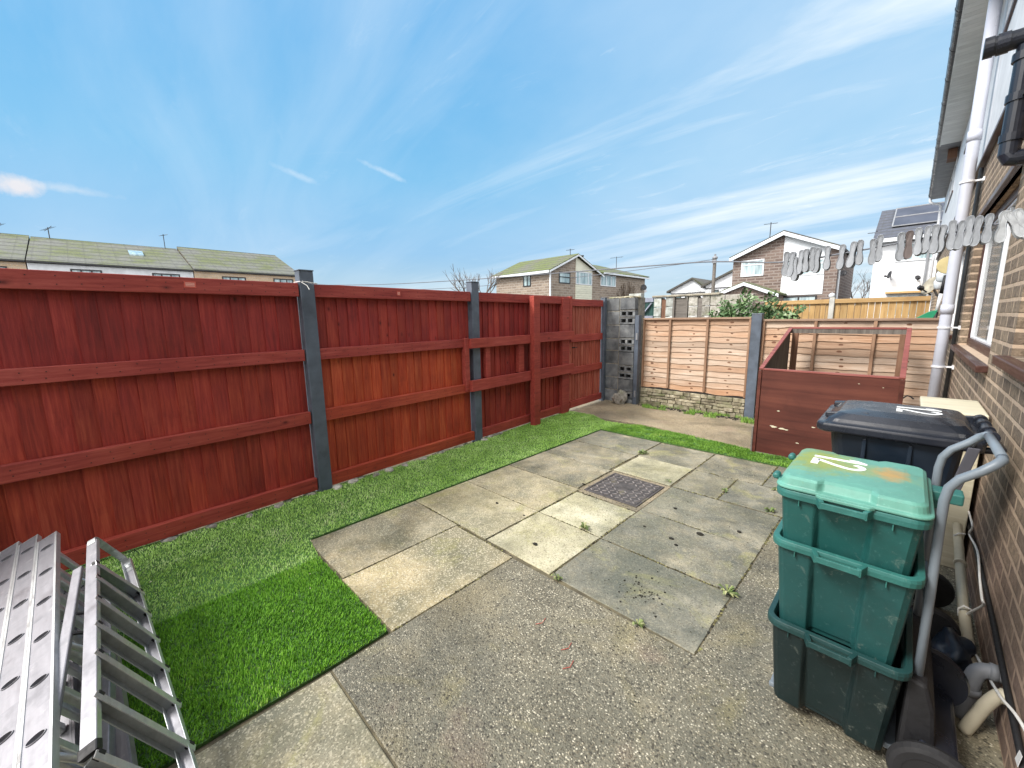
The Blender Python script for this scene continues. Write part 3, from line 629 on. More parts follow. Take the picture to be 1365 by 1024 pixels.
for (za,zb) in H:
    g=MB(); x0,x1=xm+.006,-3.516; zc=(za+zb)/2; hh=.032
    g.box((x0,6.718,za+.006),(x1,6.84,zc-hh)); g.box((x0,6.718,zc+hh),(x1,6.84,zb-.006))
    hx=[(x0+.035,x0+.125),(x0+.165,x0+.255)]; xs=[x0]+[q for p in hx for q in p]+[x1]
    for i in range(0,len(xs),2): g.box((xs[i],6.7185,zc-hh),(xs[i+1],6.84,zc+hh))
    for a,b in hx: g.box((a,6.80,zc-hh),(b,6.83,zc+hh),mi=1)  # black backs put the darkness inside the holes into the colour
    g.build('hollow_block',['grey_block','rubber_black'],pl)
g=MB()
for i in range(10): g.blob((-4.05+i*.055,6.86+random.uniform(-.08,.08),1.935),.07,(1,1.3,.35),seed=i,sub=2)
g.build('mortar_cap','wall_stone',pl)
g=MB(); g.blob((-3.70,6.60,.10),.15,(.75,.75,.95),seed=4,rough=.45,sub=2); tag(g.build('broken_block','rubble'),'broken pale lump of concrete resting against the block pillar','rubble')
gp=thing('panel_post','narrow dark grey post between the block pillar and the lap panels','post',(-3.47,6.8,0))
g=MB(); g.box((-3.50,6.70,-.05),(-3.425,6.80,1.60)); g.box((-3.503,6.697,1.60),(-3.422,6.803,1.612)); g.build('post_shaft','post_paint',gp,bev=.004)
g=MB(); g.box((-3.47,6.692,1.18),(-3.44,6.6995,1.30)); g.box((-3.47,6.692,.14),(-3.44,6.6995,.26)); g.build('bracket','grey_plastic',gp)

# ================================================================ LAP FENCE
def lap_panel(name,label,x0,x1,z0,z1,y,battens,seed):
    t=thing(name,label,'fence panel',((x0+x1)/2,y,0)); random.seed(seed)
    n=13; hh=(z1-z0-.03)/n
    g=MB()
    for i in range(n):
        za=z0+i*hh; zb=za+hh*1.28; m=28; vs=[];ph=random.uniform(0,50); amp=.012
        hue=.9 if i==0 else max(0,.25+random.uniform(-.35,.45))
        cols=[x0+(x1-x0)*k/m for k in range(m+1)]
        for x in cols:
            dz=mnoise.noise(Vector((x*3.1,ph,0)))*amp*2+mnoise.noise(Vector((x*11,ph,3)))*amp*.6
            kb=-.016 # bottom edge stands proud toward viewer
            vs+=[(x,y+kb-.004,za+dz),(x,y+kb+.006,za+dz),(x,y+.004,zb),(x,y-.004,zb)]
        fs=[]
        for k in range(m):
            o=4*k; fs+=[(o,o+4,o+7,o+3),(o+1,o+2,o+6,o+5),(o,o+1,o+5,o+4)]
        g.add(vs,fs,(random.random(),hue,0))
    g.build('boards','lap_boards',t)
    # knots in vertical runs, as ridged rings of darker wood
    for bx in battens:
        g=MB(); g.box((bx-.018,y-.05,z0+.02),(bx+.018,y-.024,z1-.03)); g.build('batten','lap_batten',t,bev=.003)
    for bx in (x0,x1):
        s=1 if bx==x0 else -1
        g=MB(); g.box((bx,y-.05,z0-.01),(bx+s*.03,y+.02,z1-.03)); g.build('edge_batten','lap_batten',t,bev=.003)
    g=MB(); g.box((x0-.0,y-.055,z1-.03),(x1+.0,y+.03,z1)); g.build('cap_rail','lap_cap',t,bev=.003)
    g=MB(); z=z0+hh*.6; i=0
    kx=[(x0+random.uniform(.2,.9)*(x1-x0)*.3) , x0+(x1-x0)*.5, x0+(x1-x0)*.83]
    for q in kx:
        for i in range(n):
            if random.random()<.22: continue
            cxk=q+random.uniform(-.035,.035); zk=z0+hh*(i+.55)+random.uniform(-.015,.015); rr=random.uniform(.011,.024)
            yk=y-.0175+.012*((zk-(z0+hh*i))/hh)-.0035
            m=12; vs=[(cxk,yk-.0006,zk)]+[(cxk+rr*1.25*math.cos(a*6.283/m),yk,zk+rr*math.sin(a*6.283/m)*.8) for a in range(m)]
            g.add(vs,[(0,1+a,1+(a+1)%m) for a in range(m)])
    kn_=g.build('knots','knot_wood',t); kn_['kind']='stuff'
    random.seed(seed+100)
    return t
wood('knot_wood',[(.10,.045,.025),(.18,.085,.05),(.30,.17,.10)],'X',.7,.0,5,2.,.2)
lap_panel('lap_fence_panel','pale overlapped timber panel above the stone wall, left of the grey middle post',-3.42,-1.70,.33,1.56,6.90,(-2.93,-2.32),3)
lap_panel('lap_fence_panel','brown overlapped timber panel behind the plywood crate, right of the grey middle post',-1.555,.30,.30,1.525,6.93,(-.92,-.31),5)
t=thing('fence_post','dark grey post standing between the two lap fence panels','post',(-1.63,6.9,0))
g=MB(); g.box((-1.695,6.83,-.05),(-1.56,6.95,1.60)); g.box((-1.70,6.825,1.60),(-1.555,6.955,1.613)); g.build('post_shaft','post_paint',t,bev=.006)
def stonewall(name,label,x0,x1,y,zt):
    t=thing(name,label,'stone wall',((x0+x1)/2,y,0))
    g=MB(); g.box((x0,y,-.05),(x1,y+.14,zt-.01)); g.build('core','soil',t)
    g=MB(); z=0.
    while z<zt-.02:
        h=min(random.uniform(.045,.075),zt-z); x=x0
        while x<x1-.02:
            L=min(random.uniform(.08,.26),x1-x); d=random.uniform(.0,.022)
            vs=[]
            for zz in (z+.004,z+h-.004):
                for xx,yy in ((x+.004,y-.018-d),(x+L-.004,y-.018-d*random.uniform(.4,1)),(x+L-.004,y+.02),(x+.004,y+.02)):
                    vs.append((xx+random.uniform(-.004,.004),yy+random.uniform(-.006,.006),zz+random.uniform(-.004,.004)))
            g.add(vs,BOXF); x+=L
        z+=h
    g.build('stones','wall_stone',t,bev=.006)
stonewall('low_stone_wall','low mossy stone wall carrying the left lap fence panel',-3.43,-1.70,6.88,.325)
stonewall('low_stone_wall','low stone wall behind the plywood crate under the right lap panel',-1.56,.32,6.90,.295)
# soil, grass and grit along the wall foot
g=MB()
for i in range(500):
    x=random.uniform(-3.4,-1.3); yy=6.80-abs(random.gauss(0,.07)); g.blob((x,yy,.004),random.uniform(.006,.02),(1,1,.7),seed=i,sub=1)
tag(g.build('wall_foot_grit','debris_dark'),'dark grit and crumbled mortar along the foot of the stone wall','grit',kind='stuff')
g=MB(); blades(g,1700,(-3.4,-1.3,6.55,6.84,lambda x,y: mnoise.noise(Vector((x*4,y*4,2)))>.08),.05,.006,lambda x,y:random.random(),z0=0)
tag(g.build('wall_foot_grass','moss_green'),'tufts of fine grass along the foot of the stone wall','grass',kind='stuff')

# ================================================================ MANHOLE
mh=thing('manhole_cover','rusty chequered iron manhole cover set among the paving slabs','manhole cover',(-1.76,3.27,0))
g=MB(); g.prism([(-2.075,2.945),(-1.465,2.945),(-1.465,3.615),(-2.075,3.615)],'z',-.04,-.006); g.build('mortar_bed','tan_concrete',mh)
g=MB()
for a,b in (((-2.03,3.005),(-1.50,3.025)),((-2.03,3.54),(-1.50,3.56)),((-2.03,3.025),(-2.01,3.54)),((-1.52,3.025),(-1.50,3.54))): g.box((*a,-.03),(*b,.002))
g.build('frame','manhole_iron',mh,bev=.002)
g=MB(); g.box((-2.004,3.031,-.03),(-1.526,3.534,.0))
for i in range(9):
    for j in range(10):
        x=-1.98+i*.0535; y=3.055+j*.0505
        if 3<=i<=5 and 4<=j<=6: continue
        a=R(45 if (i+j)%2 else -45); g.obox((x,y,.0015),(math.cos(a)*.019,math.sin(a)*.019,0),(-math.sin(a)*.0052,math.cos(a)*.0052,0),(0,0,.0035),mi=1)
g.box((-1.83,3.25,0),(-1.70,3.33,.0025)); g.box((-1.81,3.275,.0025),(-1.72,3.285,.004)); g.box((-1.81,3.297,.0025),(-1.72,3.307,.004))
for x in (-1.975,-1.56):
    for y in (3.06,3.5): g.box((x,y,.0),(x+.02,y+.012,.0035))
g.build('cover_plate',['manhole_iron','manhole_raised'],mh)

# weeds
def weed(x,y,label,s=1.,n=16,seed=0):
    random.seed(seed); g=MB()
    for i in range(n):
        s=s*.985; a=random.uniform(0,6.283); L=random.uniform(.03,.07)*s; wd=random.uniform(.006,.012)*s; h=random.uniform(.012,.04)*s
        dx,dy=math.cos(a),math.sin(a); nx,ny=-dy*wd,dx*wd
        ps=[(0,0,.0),(dx*L*.35+nx*.6,dy*L*.35+ny*.6,h*.7),(dx*L*.7+nx,dy*L*.7+ny,h),(dx*L,dy*L,h*.6),(dx*L*.7-nx,dy*L*.7-ny,h),(dx*L*.35-nx*.6,dy*L*.35-ny*.6,h*.7)]
        g.add(ps,[(0,1,5),(1,2,4,5),(2,3,4)])
    o=g.build('weed','weed_leaf'); o.location=(x,y,0); tag(o,label,'weed','weeds in the paving joints')
weed(-2.10,4.30,'bushy weed in the slab joint beyond the manhole cover',1.3,26,1)
weed(-.60,2.37,'spreading weed at the slab corner beside the pebbled path, nearest the green boxes',1.1,24,2)
weed(-.86,1.79,'small weed on the near edge of the large grey slab',.7,14,3)
weed(-1.62,2.41,'weed in the joint just before the manhole cover',1.,20,4)
weed(-1.40,1.80,'small weed at the corner where pale slab, grey slab and pebbled path meet',.8,14,5)
weed(-1.05,3.84,'flat weed in the small slab right of the manhole cover',.9,12,6)
weed(-.66,3.66,'weed in the joint left of the upper green box',1.1,16,7)
weed(-.72,4.16,'thin weed near the far right slabs beside the stacked boxes',.8,10,8)
weed(-1.52,3.70,'sparse weed at the far right corner of the manhole cover',.7,9,9)
random.seed(21)
for x,y,r in ((-2.1,3.1,.012),(-1.75,1.99,.015),(-1.08,2.72,.014),(-1.02,2.66,.011),(-.95,2.92,.018),(-1.25,3.2,.012),(-.75,3.15,.013),(-1.3,2.75,.009),(-2.42,2.25,.013),(-2.1,2.25,.009)):
    g=MB(); g.blob((0,0,r*.3),r,(1.3,1,.55),seed=int(r*1e4),sub=2); o=g.build('moss_clump','debris_dark'); o.location=(x,y,0); tag(o,'small dark clump of moss lying on a paving slab','moss clump','moss clumps dropped on the slabs')
g=MB()
for i in range(60):
    x=-.98+random.gauss(0,.07); y=2.06+random.gauss(0,.09); g.blob((x,y,.001),random.uniform(.002,.008),(1,1,.4),seed=i,sub=1)
for i in range(420):
    x=random.uniform(-2.9,-.5); y=random.uniform(1,4.8); g.blob((x,y,.0),random.uniform(.0015,.004),(1.6,1,.4),seed=i,sub=1)
for i in range(240): # soil pushed up in joints
    q=random.choice(SL); x=random.choice((q[1],random.uniform(q[0],q[1]))); y=q[3] if x!=q[1] else random.uniform(q[2],q[3])
    g.blob((x,y,-.004),random.uniform(.004,.010),(1.2,1.2,.5),seed=i,sub=1)
g2=MB()
for q in SL:
    for (ax_,fix,lo_,hi_) in (('x',q[1]+.003,q[2],q[3]),('y',q[3]+.003,q[0],q[1])):
        L=hi_-lo_; u=0
        while u<L:
            u+=random.uniform(.004,.02); nn0=mnoise.noise(Vector((fix*5,(lo_+u)*3.2,2)))
            if nn0<-.05: continue
            px_,py_=(fix+random.gauss(0,.004),lo_+u) if ax_=='x' else (lo_+u,fix+random.gauss(0,.004))
            g2.blob((px_,py_,-.002),random.uniform(.003,.0075),(1.3,1.3,.55),seed=len(g2.v)%97,sub=1,tone=(random.uniform(0,.75),0,0))
            if nn0>.28 and random.random()<.3:
                hh=random.uniform(.008,.02); g2.add([(px_-.002,py_,0),(px_+.002,py_,0),(px_+random.uniform(-.01,.01),py_+random.uniform(-.01,.01),hh)],[(0,1,2)],(random.random(),0,0))
tag(g2.build('joint_moss','joint_growth'),'patches of olive moss and grit in the joints between paving slabs','joint moss',kind='stuff')
tag(g.build('patio_crumbs','debris_dark'),'dark crumbs of soil and moss scattered over the paving','crumbs',kind='stuff')
g=MB()
for x0,y0 in ((-1.25,1.42),(-1.05,1.38),(-.98,1.30)):
    g.tube([(x0,y0,.003),(x0+.02,y0+.03,.004),(x0+.01,y0+.07,.003)],.0015,5)
tag(g.build('red_thread','sticker_red'),'scraps of thin red thread lying on the pebbled path','thread')

# ================================================================ PLYWOOD CRATE
cr=thing('plywood_crate','brown plywood open-topped enclosure with sloping sides and red painted edges','crate',(-.57,5.9,0))
x0,x1,y0,y1=-1.17,.02,5.20,6.62; zf,zb=.98,1.40
g=MB(); g.box((x0+.03,y0,.02),(x1-.03,y0+.018,zf-.004)); g.build('front_panel','crate_ply',cr,bev=.002)
g=MB(); g.prism([(y0+.0,.02),(y1,.02),(y1,zb-.004),(y0+.0,zf-.004)],'x',x0,x0+.016); g.build('side_panel',['crate_inner'],cr)
g=MB(); g.prism([(y0+.0,.02),(y0+.45,.02),(y0+.40,zf+.08),(y0+.0,zf-.004)],'x',x1-.016,x1); g.build('side_panel','crate_ply',cr)
for xx in (x0+.018,x1-.018):
    g=MB(); g.bar((xx,y0-.004,zf+.006),(xx,y1,zb+.006),.042,.023); g.build('sloping_edge','crate_edge',cr,bev=.003)
g=MB(); g.box((x0+.04,y0-.006,zf-.004),(x1-.04,y0+.045,zf+.016)); g.build('front_edge','crate_edge',cr,bev=.003)
g=MB(); g.box((x0+.04,y1-.045,zb-.002),(x1-.04,y1+.004,zb+.022)); g.build('rear_edge','crate_edge',cr,bev=.003)
g=MB(); g.box((x0+.02,y1-.04,zb-.06),(x1-.02,y1-.01,zb-.003)); g.build('rear_rail','crate_inner',cr)
for xx in (x0+.045,x1-.09):
    g=MB(); g.box((xx,y1-.05,.0),(xx+.07,y1-.012,zb-.06)); g.build('rear_post','crate_batten',cr,bev=.003)
g=MB(); g.box((x0-.005,y0-.012,.0),(x0+.028,y0+.03,zf-.01)); g.build('corner_post','crate_ply',cr,bev=.003)
g=MB(); g.box((x1-.029,y0-.012,.0),(x1+.005,y0+.03,zf-.01)); g.build('corner_post','crate_ply',cr,bev=.003)
g=MB(); g.box((x0-.022,y0-.02,-.01),(x0-.006,y0+.03,.31)); g.build('offcut','grey_timber',cr,bev=.002)
g=MB(); g.box((x0-.01,y0-.006,0.),(x1,y0+.02,.019)); g.build('bottom_edge','grey_timber',cr)
g=MB(); g.tube([(x1+.004,y0+.01,.80),(x1+.03,y0+.01,.83),(x1+.055,y0+.01,.82),(x1+.075,y0+.01,.80)],.006,6); g.build('hook','rubber_black',cr)
g=MB()
for (x,z,rr) in ((-.98,.345,.03),(-.90,.335,.035),(-.86,.33,.02),(-1.0,.35,.02),(-.62,.40,.018),(-.95,.53,.015),(-.3,.905,.008),(-.12,.885,.007),(-.75,.2,.018)):
    m=9; g.add([(x,y0-.0022,z)]+[(x+rr*math.cos(a*.7)*random.uniform(.5,1.2),y0-.0018,z+rr*.4*math.sin(a*.7)*random.uniform(.5,1.2)) for a in range(m)],[(0,1+(a+1)%m,1+a) for a in range(m)])
g.build('chipped_paint','cream_board_paint',cr)
g=MB()
for k in range(4): g.box((x0+.03,y0+.02,.02),(x0+.05,y0+.05,.9)) if k==0 else None
g.build('inner_batten','crate_batten',cr)

# ================================================================ numbers
def digits(g,origin,ex,ey,nz,h,th=.0015):
    """'12' in stencil-like strokes; ex reading direction, ey glyph up"""
    o=Vector(origin); ex=Vector(ex); ey=Vector(ey); nz=Vector(nz)
    def poly(pts):
        vs=[o+ex*(x*h)+ey*(y*h) for x,y in pts]; n=len(vs)
        vs2=[v+nz*th for v in vs]; g.add(vs+vs2,[tuple(range(n,2*n))]+[(i,(i+1)%n,n+(i+1)%n,n+i) for i in range(n)])
    poly([(.12,0),(.27,0),(.27,1),(.16,1),(.0,.82),(.0,.66),(.12,.76)])
    # 2 as a swept band
    cl=[]
    for k in range(9):
        a=R(165-k*24); cl.append((.69+math.cos(a)*.23,.745+math.sin(a)*.20))
    cl+=[(.76,.42),(.60,.23),(.50,.10)]
    L=[];Rr=[]
    for i,(x,y) in enumerate(cl):
        p=cl[max(0,i-1)];q=cl[min(len(cl)-1,i+1)]; dx,dy=q[0]-p[0],q[1]-p[1]; l=math.hypot(dx,dy); nx,ny=-dy/l*.062,dx/l*.062
        L.append((x+nx,y+ny)); Rr.append((x-nx,y-ny))
    for i in range(len(cl)-1): poly([L[i],Rr[i],Rr[i+1],L[i+1]][::-1])
    poly([(.43,.0),(.98,.0),(.98,.14),(.43,.14)])
# ================================================================ BLACK WHEELIE BIN
wb=thing('wheelie_bin','black wheelie bin with glossy domed lid numbered 12 beside the brick wall','wheelie bin',(0,2.8,0))
def loft(g,rings,tone=None,mi=0,cap0=True,cap1=True):
    n=len(rings[0]); vs=[p for r_ in rings for p in r_]; fs=[]
    for i in range(len(rings)-1):
        for j in range(n): fs.append((i*n+j,i*n+(j+1)%n,(i+1)*n+(j+1)%n,(i+1)*n+j))
    if cap0: fs.append(tuple(range(n-1,-1,-1)))
    if cap1: fs.append(tuple((len(rings)-1)*n+j for j in range(n)))
    g.add(vs,fs,tone,mi)
def rrect(x0,x1,y0,y1,z,r=.04,k=5):
    out=[]
    for cx_,cy_,a0 in ((x1-r,y0+r,-90),(x1-r,y1-r,0),(x0+r,y1-r,90),(x0+r,y0+r,180)):
        for i in range(k): a=R(a0+90*i/(k-1)); out.append((cx_+r*math.cos(a),cy_+r*math.sin(a),z))
    return out
g=MB(); loft(g,[rrect(-.13,.14,2.66,2.98,.10,.05),rrect(-.17,.19,2.60,3.03,.45,.05),rrect(-.235,.225,2.555,3.06,.95,.05),rrect(-.24,.23,2.55,3.065,1.02,.05)])
for x in (-.10,.06): g.box((x-.008,2.545,.25),(x+.008,2.60,.97))
g.build('body','bin_body',wb,bev=.004)
# lid: rim + domed top
g=MB(); X0,X1,Y0,Y1=-.295,.285,2.515,3.10
loft(g,[rrect(X0+.012,X1,Y0+.012,Y1-.012,.985,.045),rrect(X0,X1,Y0,Y1,.992,.05),rrect(X0,X1,Y0,Y1,1.025,.05),rrect(X0+.006,X1-.004,Y0+.006,Y1-.006,1.030,.05),rrect(X0+.03,X1-.03,Y0+.028,Y1-.028,1.033,.05),rrect(X0+.042,X1-.035,Y0+.04,Y1-.04,1.052,.05),rrect(X0+.08,X1-.06,Y0+.07,Y1-.07,1.078,.06),rrect(X0+.16,X1-.11,Y0+.15,Y1-.15,1.092,.06)],cap0=False)
g.obox((X0+.11,Y0+.12,1.062),(.085,.0,.010),(0,.018,-.003),(0,0,.014)); g.obox((X0+.11,Y1-.12,1.062),(.085,.0,.010),(0,.018,.003),(0,0,.014))
g.build('lid','bin_lid',wb,smooth=False,bev=.006)
g=MB(); digits(g,(-.005,2.875,1.0935),(0,-1,0),(1,0,.0),(0,0,1),.16); g.build('number','number_white',wb)
g=MB(); g.tube([(.295,2.56,1.04),(.30,2.70,1.045),(.30,2.95,1.045),(.295,3.08,1.04)],.016,10)
for y in (2.62,2.74,2.88,3.0): g.lathe([(.026,-.02),(.026,.02)],(.298,y,1.043),'y',14)
for y in (2.60,3.02): g.bar((.20,y,1.03),(.30,y,1.045),.03,.03)
g.build('hinge_bar','black_plastic',wb,smooth=False,bev=.003)
g=MB(); g.tube([(.24,2.60,.98),(.33,2.60,.99),(.335,2.62,.99),(.335,3.0,.99),(.33,3.02,.99),(.24,3.02,.98)],.014,10); g.build('handle','black_plastic',wb,smooth=True)
for y in (2.62,3.02):
    g=MB(); g.lathe([(.04,-.03),(.095,-.028),(.10,-.012),(.10,.012),(.095,.028),(.04,.03)],(.22,y,.10),'y',24); g.build('wheel','dark_rubber',wb,smooth=False)
g=MB(); g.tube([(.22,2.60,.10),(.22,3.04,.10)],.012,8); g.build('axle','grey_plastic',wb)
for ch_ in wb.children: ch_.location.z=.022
wb.location.z=0
for ch_ in wb.children:
    if ch_.name.startswith(('wheel','axle')): ch_.location.z=0
gb=thing('grey_board','small grey plastic board hanging edge-on between the wheelie bin and the wall','board',(.22,2.45,.84))
g=MB(); g.obox((.228,2.50,.935),(.0175,0,.0),(0,.006,0),(.018,0,.098)); g.build('panel','dark_grey_plastic',gb,bev=.003)
g=MB(); g.tube([(.24,2.50,1.035),(.25,2.52,1.045),(.29,2.57,1.04)],.004,6); g.build('strap','rubber_black',gb)
# cream cabinet behind the bin
cb2=thing('cream_cabinet','low cream cabinet whose flat top shows behind the black bin against the wall','cabinet',(.25,3.82,0))
g=MB(); g.box((.125,3.58,.0),(.375,4.07,.965)); g.build('carcass','cream_board_paint',cb2,bev=.004)
g=MB(); g.box((.105,3.55,.967),(.385,4.11,.998)); g.build('top','cream_board_paint',cb2,bev=.008)
for a,b in ((3.59,3.815),(3.825,4.06)):
    g=MB(); g.box((.112,a,.03),(.1235,b,.95)); g.build('door','cream_board_paint',cb2,bev=.003)

# ================================================================ TROLLEY + GREEN BOXES
tr=thing('box_trolley','grey tubular two wheeled trolley carrying the three green boxes','trolley',(.05,1.95,0))
g=MB()
pth=[]
for y in (1.80,2.18):
    g.tube([(.142,y,.34),(.138,y,.70),(.134,y,.93),(.134,y,1.01),(.140,y,1.055),(.160,y,1.09),(.20,y,1.125),(.222,y,1.150),(.236,y+(.015 if y<2 else -.015),1.163),(.238,y+(.04 if y<2 else -.04),1.166)],.0130,12)
g.tube([(.238,1.84,1.166),(.238,1.99,1.167),(.238,2.14,1.166)],.0130,12)
g.tube([(.141,1.80,.62),(.141,2.18,.62)],.012,10)
g.build('frame','grey_tube',tr,smooth=True)
g=MB(); g.box((-.27,1.80,.045),(.15,2.18,.060)); g.box((-.27,1.79,.058),(.15,1.80,.075)); g.build('foot_plate','grey_tube',tr,bev=.003)
for y in (1.70,2.24):
    g=MB(); g.lathe([(.05,-.022),(.096,-.022),(.108,-.016),(.114,0),(.108,.016),(.096,.022),(.05,.022)],(.205,y,.110),'y',32); wh=g.build('tyre','dark_rubber',tr,smooth=False)
    g=MB(); g.lathe([(.015,-.03),(.03,-.028),(.055,-.018),(.078,-.0235),(.078,.0235),(.055,.018),(.03,.028),(.015,.03)],(.205,y,.110),'y',24); g.build('rim','dark_rubber',tr,smooth=False)
g=MB(); g.tube([(.205,1.68,.112),(.205,2.26,.112)],.010,8); g.build('axle','grey_plastic',tr)
g=MB(); g.bar((.15,1.80,.09),(.19,1.80,.124),.02,.02); g.bar((.15,2.18,.09),(.19,2.18,.124),.02,.02); g.build('axle_bracket','grey_tube',tr)
g=MB(); g.prism([(.116,.06),(.215,.07),(.19,.30),(.165,.385),(.116,.395)],'y',1.755,2.215); g.build('back_plate','rubber_black',tr,bev=.012)
g=MB(); g.prism([(.165,.19),(.26,.16),(.27,.10),(.165,.09)],'y',1.74,2.20); g.build('axle_cover','black_plastic',tr,bev=.01)
g=MB(); g.lathe([(.03,-.02),(.110,-.018),(.115,0),(.110,.012),(.03,.02)],(.185,2.10,.20),'y',32); g.build('wheel_guard','black_plastic',tr,smooth=False)
g=MB(); g.box((-.22,2.02,.005),(-.18,2.14,.045)); g.box((-.22,1.84,.005),(-.18,1.96,.045)); g.build('foot','dark_rubber',tr)
def gbox(name,label,zb,zr,body,rim,cx_=-.09,cy_=1.93,handle=True,wtop=.395,dtop=.44,taper=.86,lipo=.014):
    t=thing(name,label,'recycling box',(cx_,cy_,zb),'green recycling boxes stacked on the trolley')
    hw,hd=wtop/2,dtop/2
    def ring(f,z,o=0.): return rrect(cx_-hw*f+o,cx_+hw*f-o,cy_-hd*f+o,cy_+hd*f-o,z,.035,5)
    # outer wall with two shallow vertical pilasters made from profile
    def prof(f,z,inset):
        a,b=cx_-hw*f,cx_+hw*f; y=cy_-hd*f; yb=cy_+hd*f; w_=b-a
        def L_(u): return a+w_*u
        i=inset
        return [(L_(.02),y+.012,z),(L_(.06),y,z),(L_(.27),y,z),(L_(.31),y+i,z),(L_(.66),y+i,z),(L_(.70),y,z),(L_(.94),y,z),(L_(.985),y+.012,z),(b,y+.03,z),
                (b,cy_-.09,z),(b-i*.7,cy_-.07,z),(b-i*.7,cy_+.07,z),(b,cy_+.09,z),(b,yb-.03,z),(b-.03,yb,z),(L_(.5),yb,z),(a+.03,yb,z),(a,yb-.03,z),(a,cy_+.09,z),(a+i*.7,cy_+.07,z),(a+i*.7,cy_-.07,z),(a,cy_-.09,z),(a,y+.03,z)]
    g=MB(); H_=zr-zb
    rings=[prof(taper,zb,.030),prof(taper+.005,zb+.01,.032)]+[prof(taper+(1-taper)*k/4,zb+H_*k/4-.008*(k==4),.034-.006*k) for k in (1,2,3,4)]
    inner=[prof(.95,zr-.01,.010),prof(taper-.03,zb+.02,.018)]
    loft(g,rings+inner,cap0=True,cap1=True)
    g.build('tub',body,t,smooth=False,bev=.004)
    g=MB(); o=lipo
    def R_(e,z): return rrect(cx_-hw-e,cx_+hw+e,cy_-hd-e,cy_+hd+e,z,.035+max(e,0),6)
    loft(g,[R_(-.008,zr-.030),R_(o,zr-.030),R_(o+.002,zr-.012),R_(o,zr),R_(-.004,zr+.002),R_(-.012,zr-.02)],cap0=False,cap1=False)
    # front hand grip
    gx0,gx1=cx_-.075,cx_+.065; yf=cy_-hd-o
    g.bar((gx0,yf+.004,zr-.014),(gx0+.014,yf-.036,zr-.014),.014,.030); g.bar((gx1,yf+.004,zr-.014),(gx1-.014,yf-.036,zr-.014),.014,.030)
    g.bar((gx0+.010,yf-.034,zr-.014),(gx1-.010,yf-.034,zr-.014),.009,.022)
    for xx in (gx0-.055,gx1+.055): g.box((xx-.002,yf+.004,zr-.055),(xx+.002,yf+.02,zr-.028))
    g.build('rim',rim,t,bev=.004,smooth=False)
    return t
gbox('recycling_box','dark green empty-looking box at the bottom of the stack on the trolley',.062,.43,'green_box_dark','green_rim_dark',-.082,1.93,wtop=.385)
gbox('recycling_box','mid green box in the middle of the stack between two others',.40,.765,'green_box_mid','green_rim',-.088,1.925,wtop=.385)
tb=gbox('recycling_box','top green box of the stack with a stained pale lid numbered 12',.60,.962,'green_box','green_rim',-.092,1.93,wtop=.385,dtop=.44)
g=MB(); cx_,cy_=-.092,1.93; z=.965
def LR(e,z,r=.04): return rrect(cx_-.1925-e,cx_+.1925+e,cy_-.22-e,cy_+.22+e,z,r,6)
def LN(e,z,r=.04,dd=0.):
    p=LR(e,z,r); y0_=cy_-.22-e; y1_=cy_+.22+e; ic=12
    fr_=[(cx_-.085,y0_,z),(cx_-.068,y0_+dd,z),(cx_+.058,y0_+dd,z),(cx_+.075,y0_,z)]
    bk_=[(cx_+.075,y1_,z),(cx_+.058,y1_-dd,z),(cx_-.068,y1_-dd,z),(cx_-.085,y1_,z)]
    return p[:12]+bk_+p[12:]+fr_
loft(g,[LN(.016,z,.045),LN(.017,z+.010,.045),LN(.006,z+.013,.04,.014),LN(.0,z+.038,.035,.020),LN(-.010,z+.046,.03,.022),LN(-.06,z+.050,.03,.004)],cap0=True)
_unused=([LR(.016,z,.045),LR(.017,z+.010,.045),LR(.006,z+.013,.04),LR(.0,z+.038,.035),LR(-.010,z+.046,.03),LR(-.06,z+.050,.03)])
g.build('lid','green_lid',tb,bev=.004,smooth=False)
g=MB()
g.prism([(cx_-.085,cy_-.238),(cx_-.070,cy_-.252),(cx_+.060,cy_-.252),(cx_+.075,cy_-.238)],'z',z-.004,z+.008); g.build('lid_tab','green_lid',tb,bev=.003)
g=MB(); digits(g,(cx_-.135,cy_+.120,z+.0500),(0,-.82,0),(1,0,0),(0,0,1),.165); g.build('number','number_white',tb)
for y in (1.78,2.06):
    g=MB(); g.lathe([(.006,-.022),(.012,-.018),(.013,0),(.012,.018),(.006,.022)],(cx_-.218,y,z+.018),'y',16); g.bar((cx_-.19,y,z+.006),(cx_-.222,y,z+.014),.036,.012); g.build('lid_clip','green_rim',tb,bev=.003)
g=MB(); g.box((cx_+.20,2.03,z-.04),(cx_+.29,2.10,z-.0)); g.box((cx_+.215,2.04,z-.07),(cx_+.245,2.09,z-.04)); g.build('side_grip','green_rim',tb,bev=.006)

